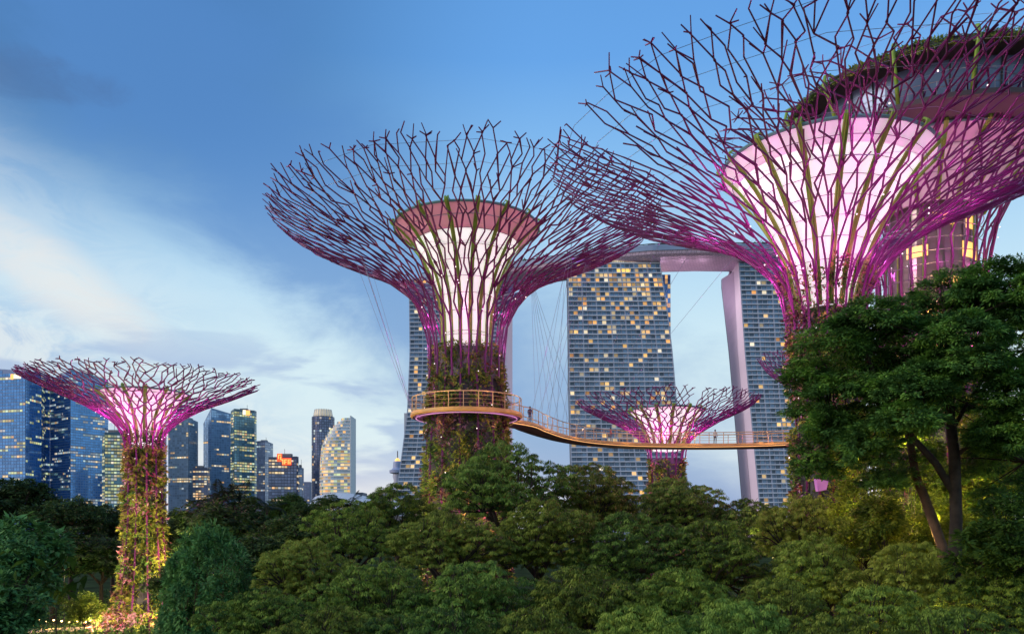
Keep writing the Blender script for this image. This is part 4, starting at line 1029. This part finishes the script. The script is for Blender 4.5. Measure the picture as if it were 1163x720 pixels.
def make_tree(kind, seed):
    rs = np.random.RandomState(seed)
    if kind in ('droop', 'droop2', 'droop3'):
        R, H, zc = 5.0, 3.6, 5.9; lb = lobes_auto(rs, R, H, zc, 9); C, Dv = clump_centres(rs, lb, 1500); C = spaced(C, .50)[:(560 if seed < 240 else 300)]
        q = leaves_droop(rs, C, 105, .37, .21, .062); m = M[kind]; tr = limb_tree(rs, .36, 3.4, C[rs.choice(len(C), 60)], 7)
    elif kind == 'dark':
        R, H, zc = 5.0, 3.2, 6.0; lb = lobes_auto(rs, R, H, zc, 11); C, Dv = clump_centres(rs, lb, 300)
        q = leaves_rosette(rs, C, Dv, 60, .62, .42, .20, .55); m = M['darkleaf']; tr = limb_tree(rs, .28, 3.2, C[rs.choice(len(C), 36)], 6)
    elif kind == 'round':
        R = 4.4; n = 520; d = rs.normal(size=(n, 3)); d[:, 2] = np.abs(d[:, 2]) * 1.1 - .5; d /= np.linalg.norm(d, axis=1, keepdims=True)
        C = d * np.array([4.3, 4.3, 4.9]) * rs.uniform(.86, 1.03, (n, 1)) + np.array([0, 0, 5.0]); Dv = d
        q = leaves_rosette(rs, C, Dv, 55, .42, .36, .15, .8); m = M['round']; tr = limb_tree(rs, .25, 2.2, C[rs.choice(len(C), 36)] * .9, 6)
    elif kind == 'bigleaf':
        R, H, zc = 4.0, 3.6, 6.3; lb = lobes_auto(rs, R, H, zc, 9); C, Dv = clump_centres(rs, lb, 230)
        q = leaves_rosette(rs, C, Dv, 22, .6, .78, .30, .6); m = M['round']; tr = limb_tree(rs, .22, 3.0, C[rs.choice(len(C), 30)], 6)
    elif kind == 'bright':
        R, H, zc = 3.0, 3.0, 6.2; lb = lobes_auto(rs, R, H, zc, 7); C, Dv = clump_centres(rs, lb, 170)
        q = leaves_rosette(rs, C, Dv, 50, .5, .42, .15, .6); m = M['bright']; tr = limb_tree(rs, .16, 3.6, C[rs.choice(len(C), 26)], 5)
    elif kind == 'yellow':
        R, H, zc = 3.0, 4.0, 4.6; lb = lobes_auto(rs, R, H, zc, 8); C, Dv = clump_centres(rs, lb, 190)
        q = leaves_rosette(rs, C, Dv, 46, .5, .40, .17, .7); m = M['yellowleaf']; tr = limb_tree(rs, .14, 2.0, C[rs.choice(len(C), 26)], 5)
    elif kind == 'ytall':
        lb = [(rs.uniform(-1, 1), rs.uniform(-1, 1), z_, rs.uniform(1.3, 2.1), rs.uniform(1.2, 1.8)) for z_ in np.linspace(1.5, 14.5, 15)]; C, Dv = clump_centres(rs, lb, 420)
        q = leaves_rosette(rs, C, Dv, 50, .42, .30, .13, .7); m = M['yellowleaf']; tr = limb_tree(rs, .14, 4.0, C[rs.choice(len(C), 40)], 6)
    elif kind == 'feather':
        R, H, zc = 4.2, 2.6, 6.6; lb = lobes_auto(rs, R, H, zc, 10); C, Dv = clump_centres(rs, lb, 150)
        q = leaves_rosette(rs, C, Dv, 60, .7, .5, .12, .35); m = M['darkleaf']; tr = limb_tree(rs, .18, 4.0, C[rs.choice(len(C), 40)], 7)
    return tr.mesh(kind + '_trunk', M['bark_red'] if kind in ('round',) else M['bark'], True), leaves_mesh(kind + '_crown', q, [m])
_mesh = {}
def tree(kind, var, label, x, y, top, rad, rz=None, name='tree', cat='tree', group=None, base=None):
    key = (kind, var)
    if key not in _mesh: _mesh[key] = make_tree(kind, 100 + var * 17 + len(kind))
    tm, cm = _mesh[key]
    co = cm.get('_b')
    if co is None:
        arr = np.empty(len(cm.vertices) * 3, np.float32); cm.vertices.foreach_get('co', arr); arr = arr.reshape(-1, 3)
        cm['_b'] = [float(np.percentile(arr[:, 2], 99.6)), float(np.percentile(np.hypot(arr[:, 0], arr[:, 1]), 98))]; co = cm['_b']
    rt = thing(name, label, cat, (x, y, 0), random.uniform(0, 6.28) if rz is None else rz, group)
    sc_ = rad / co[1]; sz_ = min(max(sc_, (1.0 if kind == 'round' else .55) * top / co[0]), (2.0 if kind == 'round' else 1.25) * sc_); dz = top - co[0] * sz_
    if dz < 0: sz_ = top / co[0]; dz = 0
    for nm_, me_ in (('trunk', tm), ('crown', cm)):
        o_ = link(nm_, me_, rt, (0, 0, dz)); o_.scale = (sc_, sc_, sz_)
    return rt
def treep(kind, var, label, px, py, D, hw, **kw):
    """px = centre, py = photo y of the top, hw = half width in photo pixels"""
    return tree(kind, var, label, wx(px, D), D, wz(py, D), hw / F * D, **kw)
FG = 'weeping trees filling the foreground'
# back row of the foreground mass (its skyline)
for a in [
 ('droop', 0, 'weeping tree left of the ringed trunk, below the flared foot of the left hotel tower', 452, 563, 64, 62),
 ('droop3', 1, 'tallest weeping tree, rising in front of the ringed supertree trunk with twigs against sky', 572, 517, 56, 78),
 ('droop2', 2, 'weeping tree with its top just below the left edge of the middle hotel tower', 668, 541, 60, 66),
 ('droop3', 3, 'weeping tree hiding the foot of the small distant supertree', 762, 556, 62, 58),
 ('droop3', 0, 'weeping tree at the foot of the right hotel tower pale end wall', 848, 580, 60, 56),
 ('droop2', 1, 'weeping tree between the right hotel tower and the big dark tree, under the planted trunk', 915, 572, 50, 62),
 ('droop', 9, 'weeping tree left of the ringed supertree, with dark open branches showing through its crown', 398, 576, 52, 70),
 ('droop2', 3, 'weeping tree directly below the gap of sky between ringed trunk and middle hotel tower', 612, 575, 48, 70),
 ('droop3', 1, 'second row weeping tree below the middle hotel tower', 712, 590, 46, 76),
 ('droop', 1, 'second row weeping tree below the gap of sky between middle and right hotel towers', 810, 598, 45, 74),
 ('droop2', 0, 'second row weeping tree at the foot of the ringed supertree trunk', 505, 588, 47, 74),
 ('droop', 3, 'second row weeping tree below the nearest supertree trunk', 925, 612, 42, 80),
 ('droop2', 2, 'weeping tree in front of the forked trunk of the big dark tree', 1035, 618, 38, 82),
 ('droop', 0, 'low weeping tree in the right corner beneath the bright leaved shrub', 1135, 640, 34, 76),
 ('droop2', 1, 'brownish weeping tree between the round bushy tree and the open branched weeping tree', 345, 620, 44, 62),
 ('droop', 3, 'third row weeping tree below the open branched weeping tree', 425, 640, 37, 88),
 ('droop3', 2, 'third row weeping tree straight below the ringed supertree', 540, 640, 36, 90),
 ('droop2', 3, 'third row weeping tree at the centre bottom, below the middle hotel tower left edge', 655, 645, 35, 92),
 ('droop', 0, 'third row weeping tree below the small distant supertree', 775, 648, 34, 92),
 ('droop2', 2, 'third row weeping tree below the right hotel tower', 885, 660, 33, 88),
 ('droop', 1, 'third row weeping tree glowing yellow below the big dark tree trunk', 1000, 668, 32, 88),
 ('droop', 2, 'nearest row weeping tree at the bottom edge right of the round bushy tree', 300, 668, 31, 76),
 ('droop2', 0, 'nearest row weeping tree at the bottom edge below the open branched weeping tree', 385, 690, 28, 90),
 ('droop3', 0, 'nearest row weeping tree at the bottom edge left of centre', 500, 692, 27, 96),
 ('droop2', 1, 'nearest row weeping tree at the bottom edge at centre', 610, 694, 27, 96),
 ('droop', 0, 'nearest row weeping tree at the bottom edge below the small distant supertree', 725, 690, 26, 100),
 ('droop3', 2, 'nearest row light green weeping tree at the bottom edge below the right hotel tower', 840, 684, 26, 100),
 ('droop2', 3, 'nearest row weeping tree at the bottom edge below the big dark tree', 965, 700, 25, 100),
 ('droop', 1, 'nearest row weeping tree in the bottom right corner', 1095, 694, 25, 104),
]:
    a = list(a)
    if a[5] >= 55: a[4] -= 12; a[6] += 4
    elif a[5] >= 44: a[4] -= 6
    treep(*a, group=FG, name='weeping_tree', cat='tree')
# left side
treep('round', 0, 'dense dome shaped tree with small rosette leaves right of the left supertree trunk', 238, 600, 47, 56, name='dome_tree')
treep('bigleaf', 0, 'large leaved tree in the left corner in front of the dark grove', 24, 588, 36, 54, name='large_leaved_tree')
for i, (px, py, hw, D, lb) in enumerate([
    (20, 545, 50, 118, 'dark grove tree at the far left below the deep blue tower'), (80, 566, 44, 112, 'dark grove tree below the two faced blue tower'), (128, 574, 40, 120, 'dark grove tree just left of the left supertree trunk'),
    (205, 584, 44, 112, 'dark grove tree just right of the left supertree trunk'), (262, 566, 66, 92, 'wide dark flat crowned tree under the spiky palm'), (325, 586, 50, 86, 'dark tree below the tower with the red sign'),
    (60, 600, 55, 98, 'dark tree behind the large leaved tree'), (115, 612, 44, 100, 'reddish dark tree left of the planted supertree trunk, its forked trunk showing'), (205, 640, 40, 84, 'dark tree at the foot of the left supertree, behind the dome shaped tree'),
    (300, 610, 52, 70, 'dark tree just above and right of the dome shaped tree'), (-10, 600, 48, 80, 'dark tree cut by the left edge behind the large leaved tree')]):
    treep('dark', i % 3, lb, px, py, D, hw, name='dark_tree', group='dark grove on the left')
for i, (px, py, hw, D, kind, lb) in enumerate([
    (316, 565, 24, 130, 'bright', 'light green tree below the pale glass block'), (333, 560, 18, 140, 'dark', 'small dark pointed tree below the tower with the red sign'), (352, 572, 26, 125, 'dark', 'small dark tree left of the white pavilion roof'),
    (376, 562, 22, 120, 'feather', 'feathery small tree in front of the sail shaped tower'), (400, 573, 26, 112, 'feather', 'feathery light tree in front of the white pavilion roof'), (432, 570, 22, 105, 'dark', 'small tree below the flat topped mauve block'),
    (345, 594, 26, 100, 'bright', 'light green tree between the grove and the open branched weeping tree'), (366, 577, 18, 118, 'bright', 'small light green tree under the sail shaped tower'),
    (290, 585, 20, 122, 'dark', 'small dark tree right of the spiky palm'), (480, 566, 30, 90, 'dark', 'dark tree at the left foot of the ringed supertree trunk'),
    (540, 560, 40, 92, 'yellow', 'yellow green tree lit by lamps behind the weeping trees at the ringed trunk'),
    (690, 560, 46, 84, 'dark', 'dark tree behind the weeping trees under the middle hotel tower'), (800, 575, 40, 84, 'dark', 'dark tree behind the weeping trees right of the small distant supertree')]):
    treep(kind, 3 + i % 3, lb, px, py, D, hw, name='small_tree', group='small trees in the middle distance')
treep('bigleaf', 2, 'low large leaved tree at the very bottom of the left corner', 4, 652, 31, 46, name='large_leaved_tree')
treep('dark', 2, 'dark tree low behind the big dark tree at the right edge', 1150, 500, 62, 60, name='dark_tree')
treep('dark', 0, 'dark tree behind the star leaved tree, right of the forked trunk', 1105, 545, 58, 50, name='dark_tree')
_bl = treep('bigleaf', 1, 'large leaved tree with big bright green leaves, in front of the left corner tree', 22, 606, 33, 34, name='large_leaved_tree')
_rs = np.random.RandomState(4); _n = 60; _c = np.array([0, 0, 9.2]) + unit(_n) * np.array([2.6, 2.6, 1.0]); _d = unit(_n) * np.array([1, 1, .2]) + np.array([0, -.4, -.5])
link('foliage', leaves_mesh('foliage', leaf_arrays(_c, _d, np.tile(np.array([0, -.6, .8]), (_n, 1)), _rs.uniform(.5, .85, _n), _rs.uniform(.25, .4, _n), .2), [M['bright']]), _bl)
# lit shrub by the path and bright shrub at right
treep('yellow', 1, 'yellow green shrub lit by lamps beside the path at the foot of the left supertree', 96, 672, 84, 22, name='shrub', cat='shrub')
treep('yellow', 2, 'small lime lit shrub between the large leaved tree and the path lamps', 64, 655, 60, 12, name='shrub', cat='shrub')
treep('bright', 1, 'bright green star leaved tree at the right edge below the big dark tree', 1138, 566, 33, 62, name='star_leaved_tree')
for i, (px, py, hw, D, lb) in enumerate([(985, 455, 44, 50, 'yellow green tree lit by lamps just right of the nearest supertree trunk'), (1045, 440, 48, 48, 'yellow lit tree glowing behind the forked trunk of the big dark tree'),
     (1110, 455, 44, 47, 'yellow green tree behind the big dark tree at the right edge'), (1000, 555, 46, 44, 'low yellow lit shrub left of the big dark tree trunk'), (1065, 560, 40, 45, 'low yellow lit shrub behind the big dark tree trunk')]):
    treep('ytall' if i < 3 else 'yellow', i % 3, lb, px, py, D, hw, name='lit_tree', group='lamp lit trees behind the big dark tree')

# big dark tree at right
rs = np.random.RandomState(42); D = 38; x0 = wx(1082, D)
root = thing('big_tree', 'big dark spreading tree with forked trunk standing in front of the two right supertrees', 'tree', (x0, D, 0))
lb = []
for px, py, rx, rz_, dy in [(945, 395, 38, 30, 0), (925, 425, 26, 22, 1), (985, 372, 40, 26, -1), (1030, 378, 42, 34, 1), (1085, 345, 44, 36, 0), (1120, 330, 36, 26, -1), (1140, 375, 44, 36, 0), (1175, 400, 44, 40, 1), (1060, 400, 46, 30, -2), (1000, 420, 44, 30, 2),
                           (960, 445, 40, 24, 0), (1100, 410, 44, 30, 2), (1150, 440, 42, 28, -2), (1030, 440, 38, 22, -1.5), (1175, 480, 40, 40, 1), (990, 475, 34, 20, 1), (1160, 530, 30, 30, 1.5), (935, 460, 24, 20, 2), (1095, 455, 40, 18, 2.5), (960, 492, 30, 24, 1), (1000, 515, 26, 20, 1.5), (950, 530, 22, 22, 2), (1135, 510, 30, 22, 0), (1150, 565, 28, 26, 1), (1120, 540, 20, 18, 2), (1010, 455, 40, 30, -2), (1060, 430, 44, 26, -2.5), (1120, 460, 40, 28, -2.5), (975, 510, 30, 26, -1), (940, 490, 24, 26, 0), (1020, 545, 26, 20, 1.5), (1075, 520, 22, 14, 2.5), (1045, 545, 24, 16, 2), (1105, 500, 30, 20, -2), (1000, 490, 34, 22, -2.5), (1140, 480, 36, 26, -2.5), (930, 520, 18, 24, 1), (1115, 350, 44, 34, -1), (1150, 345, 36, 30, 1)]:
    s = D / F; lb.append((wx(px, D) - x0, dy, wz(py, D), rx * s, rz_ * s))
C, Dv = clump_centres(rs, lb, 2500)
q = leaves_rosette(rs, C, Dv, 90, .36, .20, .08, .55)
link('crown', leaves_mesh('big_crown', q, [M['bigtree']]), root)
def P3(px, py, dy=0): return (wx(px, D) - x0, dy, wz(py, D))
tb = MB()
tb.tube([(0.0, 0, -.2), P3(1083, 660), P3(1086, 590), P3(1084, 520), P3(1080, 480)], [.40, .31, .27, .25, .22], 10)
for pts, r in [([P3(1080, 480), P3(1083, 430, .3), P3(1098, 385, .5), P3(1105, 350, .5)], .26), ([P3(1080, 485), P3(1068, 440, -.3), P3(1060, 405, -.6), P3(1068, 360, -.4)], .24),
               ([P3(1084, 560), P3(1066, 525, .3), P3(1045, 500, .4), P3(1018, 462, .6), P3(1000, 425, .5), P3(985, 400, .2)], .26), ([P3(1082, 520), P3(1105, 500, -.3), P3(1128, 480, -.3), P3(1160, 450, -.2)], .15),
               ([P3(1080, 490), P3(1100, 462, .3), P3(1120, 430, .3), P3(1150, 400, 0)], .15), ([P3(1018, 462, .6), P3(985, 445, .8), P3(950, 425, .5), P3(935, 405, .3)], .13), ([P3(1083, 430, .3), P3(1110, 420, .2), P3(1140, 392, .2)], .12),
               ([P3(1060, 405, -.6), P3(1030, 385, -.6), P3(1000, 372, -.5)], .12), ([P3(1045, 500, .4), P3(1030, 480, -.4), P3(1040, 440, -.6)], .10), ([P3(1105, 500, -.3), P3(1135, 505, -.5), P3(1160, 525, -.3)], .07)]:
    k = len(pts); tb.tube(pts, [r * .75 * (1 - .6 * i / (k - 1)) for i in range(k)], 7)
Cs = C[rs.choice(len(C), 150, replace=False)]
nodes = [np.array(p) for p in (P3(1098, 385, .5), P3(1068, 360, -.4), P3(985, 400, .2), P3(1160, 450, -.2), P3(1150, 400, 0), P3(950, 425, .5), P3(1140, 392, .2), P3(1000, 372, -.5), P3(1040, 440, -.6), P3(1018, 462, .6), P3(1160, 525, -.3), P3(1105, 350, .5))]
for c in Cs:
    nd = min(nodes, key=lambda p: np.linalg.norm(p - c)); m_ = (nd + c) / 2 + rs.normal(0, .12, 3); tb.tube([nd, m_, c], [.045, .03, .012], 4, cap=False)
tb.build('trunk', M['bark'], root, smooth=True)
# second leaning reddish trunk beside it
D = 40; lx = wx(1078, D)
root2 = thing('leaning_tree', 'slender reddish trunked tree leaning left beside the big dark tree', 'tree', (lx, D, 0))
tb = MB(); f = lambda px, py, dy=0: (wx(px, D) - lx, dy, wz(py, D))
tb.tube([(0, 0, -.2), f(1070, 620), f(1052, 570), f(1040, 540), f(1034, 505), f(1028, 470), f(1012, 430), f(1004, 405)], [.3, .26, .23, .2, .18, .14, .1, .05], 8)
tb.tube([f(1028, 470), f(1040, 440), f(1046, 412)], [.1, .07, .03], 6); tb.tube([f(1012, 440), f(1018, 455, .2), f(1002, 420, .4)], [.06, .05, .03], 5)
tb.build('trunk', M['bark_red'], root2, smooth=True)
lb2 = [(wx(px, D) - lx, .8, wz(py, D), 26 * D / F, 15 * D / F) for px, py in ((1004, 400), (1046, 408), (1020, 425), (985, 430))]
C, Dv = clump_centres(rs, lb2, 90); link('crown', leaves_mesh('lean_crown', leaves_rosette(rs, C, Dv, 70, .36, .24, .085, .55), [M['bigtree']]), root2)

# palms
def frond_mesh(seed, L=3.2, droop=1.0):
    rs = np.random.RandomState(seed); n = 34; P = []
    for i in range(n + 1):
        t = i / n; P.append((L * t * (1 - .12 * t), 0, L * (.55 * t - droop * .62 * t * t)))
    P = np.array(P); c = []; d = []; nm = []; ln = []
    for i in range(3, n):
        tan = P[i + 1] - P[i]; tan /= np.linalg.norm(tan)
        for s in (-1, 1):
            c.append(P[i]); d.append(tan * .65 + np.array([0, s * .8, -.28]) + rs.normal(0, .06, 3)); nm.append(np.array([0, 0, 1.0])); ln.append(.85 * sin(pi * min(1, (i / n) * .85 + .15)) + .15)
    q = leaf_arrays(np.array(c), np.array(d), np.array(nm), np.array(ln), np.full(len(c), .075), .2)
    rib = MB(); rib.tube([tuple(p) for p in P[::4]], [.035 * (1 - .1 * k) for k in range(len(P[::4]))], 4)
    me = rib.mesh('r'); v = np.array([x.co for x in me.vertices]); 
    quads = list(q)
    for pl in me.polygons:
        if len(pl.vertices) == 4: quads.append(v[list(pl.vertices)])
    return leaves_mesh('frond', np.array(quads), [M['palm']])
fr = [frond_mesh(1), frond_mesh(2, 3.0, 1.3), frond_mesh(3, 3.1, .55)]
def palm(label, px, py, D, sc=1.0, n=17):
    h = wz(py, D) - 1.0 * sc; rt = thing('palm_tree', label, 'palm tree', (wx(px, D), D, 0), 0, 'palms'); tb = MB(); tb.tube([(0, 0, -.2), (.1, 0, h * .5), (0, 0, h)], [.22, .17, .15], 8); tb.build('trunk', M['bark'], rt, smooth=True)
    for i in range(n):
        o = link('frond', fr[i % 3], rt, (0, 0, h)); o.rotation_euler = (0, -random.uniform(-.35, .9), 2.4 * i); o.scale = (sc,) * 3
palm('spiky dark palm rising above the flat crowned tree below the slanted blue tower', 251, 562, 98, 1.25)
palm('second spiky palm just right of the first, below the dark green glass tower', 272, 560, 100, 1.15)
palm('small palm in front of the tower with the red sign', 303, 568, 110, 1.0, 13)
palm('thin palm standing against the sail shaped tower', 398, 566, 108, .8, 12)

# undergrowth between the trees
_n = 60000; _y = RS.uniform(16, 135, _n); _x = (RS.uniform(-.70, .72, _n)) * _y
_h = .5 + .9 * np.abs(np.sin(_x * .31 + 1.3 * np.sin(_y * .23)) * np.cos(_y * .37 + np.sin(_x * .4)))
_k = ~((np.abs(_x + 36) < 24) & (np.abs(_y - 90) < 5)); _c = np.stack([_x, _y, RS.uniform(.1, 1, _n) * _h], 1)[_k]; _m = len(_c)
_o = leaf_arrays(_c, unit(_m) + np.array([0, 0, .5]), unit(_m) + np.array([0, 0, .8]), RS.uniform(.4, .9, _m), RS.uniform(.14, .3, _m), .2)
_u = link('undergrowth', leaves_mesh('undergrowth', _o, [M['darkleaf']])); _u['kind'] = 'stuff'; _u['label'] = 'low dark undergrowth covering the ground between the trees'; _u['category'] = 'undergrowth'
# path lamps
for i, (px, D, h, g_) in enumerate([(34, 92, .5, 0), (44, 93, .5, 0), (53, 92, .5, 0), (61, 93, .5, 0), (70, 92, .5, 0), (79, 91, .5, 0), (88, 92, .5, 0), (97, 91, .5, 0), (106, 90, .5, 0), (48, 87, 6.5, 0), (73, 88, 8.6, 1)]):
    x = wx(px, D); tall = h > 3
    lb_ = ('lime glowing lamp on a slim post above the path' if g_ else 'warm lamp on a slim post beside the large leaved tree') if tall else 'one of the row of small warm glowing lamps along the path at bottom left'
    rt = thing('path_lamp', lb_, 'lamp', (x, D, 0), 0, 'glowing lamps along the path'); p = MB(); p.tube([(0, 0, 0), (0, 0, h)], .04, 6); p.build('post', M['post'], rt)
    b = MB(); b.lathe([(.01, -.09), (.08, -.06), (.10, 0), (.08, .06), (.01, .09)], 12); b.build('bulb', M['bulb_green'] if g_ else M['bulb'], rt, (0, 0, h + .12), smooth=True)
    if i % 2 == 0 or tall: lamp('lamp_light', (0, 0, h + .4), 160 if tall else 80, (.8, 1, .35) if g_ else (1, .6, .22), .1, rt)
# garden uplights hidden among the planting
for px, py, D, pw, c in [(1000, 590, 47.5, 700, (1, .8, .22)), (1060, 585, 46.5, 800, (1, .75, .2)), (1030, 500, 47, 450, (1, .85, .25)), (1110, 560, 45, 300, (1, .8, .25)), (965, 520, 51, 300, (1, .75, .25)), (1055, 610, 40.5, 120, (1, .6, .15)),
                         (1000, 715, 33.5, 110, (1, .65, .15)), (1075, 700, 34, 110, (1, .65, .15)), (905, 700, 36, 90, (1, .65, .15)), (820, 712, 36, 80, (1, .65, .15)), (1130, 705, 30, 70, (1, .65, .15)), (700, 716, 36, 70, (1, .65, .15)),
                         (500, 590, 69, 300, (1, .85, .3)), (64, 668, 57, 60, (.7, 1, .25)), (110, 690, 86, 90, (1, .65, .2)), (60, 705, 90, 110, (1, .65, .2)), (110, 610, 92, 60, (1, .6, .3))]:
    v = W(px, py, D); lamp('garden_light', v, pw, c, .15)
# small purple lantern hanging on the trunk of the nearest supertree
lt = thing('lantern', 'small violet lantern box on the left side of the nearest supertree trunk', 'lantern', tuple(W(933, 550, 52.2)))
b = MB(); b.hexa([(-.3, -.2, -.45), (.22, -.25, -.35), (.22, .2, -.35), (-.3, .2, -.45), (-.4, -.25, .35), (.35, -.25, .2), (.35, .25, .2), (-.4, .25, .35)]); b.build('shade', mat('lantern_violet', (.35, .12, .35), .5, emit=(.6, .2, .6), es=.35), lt)
b = MB(); b.beam((0, .1, 0), (0.1, .9, .1), .06, .06); b.build('arm', M['post'], lt)

# people on the footbridge
def person(label, loc, rz, shirt, trousers, pose=0.0):
    bm_ = bpy.data.meshes.new('person')
    V = [(0, 0, .95), (0, 0, 1.15), (0, .01, 1.38), (0, 0, 1.50), (0, -.01, 1.60), (0, -.01, 1.70),
         (-.19, 0, 1.40), (-.24, -.02, 1.12), (-.22, -.16 - pose, .92), (.19, 0, 1.40), (.25, -.02, 1.12), (.23, -.16 - pose, .92),
         (-.10, 0, .88), (-.11, -.03, .48), (-.11, .02, .08), (-.12, -.14, .03), (.10, 0, .88), (.12, .02, .48), (.12, .08, .08), (.13, -.06, .03)]
    E = [(0, 1), (1, 2), (2, 3), (3, 4), (4, 5), (2, 6), (6, 7), (7, 8), (2, 9), (9, 10), (10, 11), (0, 12), (12, 13), (13, 14), (14, 15), (0, 16), (16, 17), (17, 18), (18, 19)]
    rad = [.15, .135, .15, .055, .095, .075, .065, .05, .035, .065, .05, .035, .085, .062, .04, .035, .085, .062, .04, .035]
    b_ = bmesh.new(); lay = b_.verts.layers.skin.verify(); vs = [b_.verts.new(v) for v in V]
    for e_ in E: b_.edges.new((vs[e_[0]], vs[e_[1]]))
    for i, v in enumerate(vs): v[lay].radius = (rad[i], rad[i] * (.75 if i < 3 else 1)); v[lay].use_root = (i == 0)
    b_.to_mesh(bm_); b_.free(); o = bpy.data.objects.new('person', bm_); COL.objects.link(o)
    o.modifiers.new('skin', 'SKIN'); ss_ = o.modifiers.new('smooth', 'SUBSURF'); ss_.levels = ss_.render_levels = 2
    m = bpy.data.materials.new('clothes'); m.use_nodes = True; t = NT(m.node_tree); tcn = t.node('ShaderNodeTexCoord'); sp_ = t.node('ShaderNodeSeparateXYZ', {0: tcn.outputs['Object']})
    r_ = t.ramp(t.m('DIVIDE', sp_.outputs[2], 1.8), [(0, (.03, .03, .03)), (.05, trousers), (.53, shirt), (.84, (.42, .26, .18))]); r_.node.color_ramp.interpolation = 'CONSTANT'
    t.l.new(r_, t.n['Principled BSDF'].inputs['Base Color']); bm_.materials.append(m)
    o.location = loc; o.rotation_euler = (0, 0, rz); o['label'] = label; o['category'] = 'person'; o['group'] = 'people on the footbridge'
    h = MB(); h.lathe([(.001, 1.80), (.06, 1.785), (.095, 1.73), (.10, 1.66), (.085, 1.60)], 14); h.v[:] = [(x, y + .015, z) for x, y, z in h.v]; h.build('hair', M['post'], o, smooth=True)
    return o
def on_bridge(px, side):
    best = min(range(len(line)), key=lambda i: abs(CX + F * line[i][0] / line[i][1] - px) + (0 if line[i][1] > 80 and line[i][0] > cx0 + 4 else 999)); p = offs(line, side)[best]; return (p[0], p[1], ZD)
person('person in a dark shirt on the bridge just right of the ring', on_bridge(596, .5), .4, (.05, .05, .08), (.04, .05, .09))
person('person in a pale shirt leaning at the rail right of the small distant supertree', on_bridge(808, .6), 2.6, (.5, .5, .48), (.03, .03, .05), .1)
person('person in a red shirt on the bridge in front of the middle hotel tower', on_bridge(690, .3), 1.2, (.4, .06, .05), (.08, .09, .14))
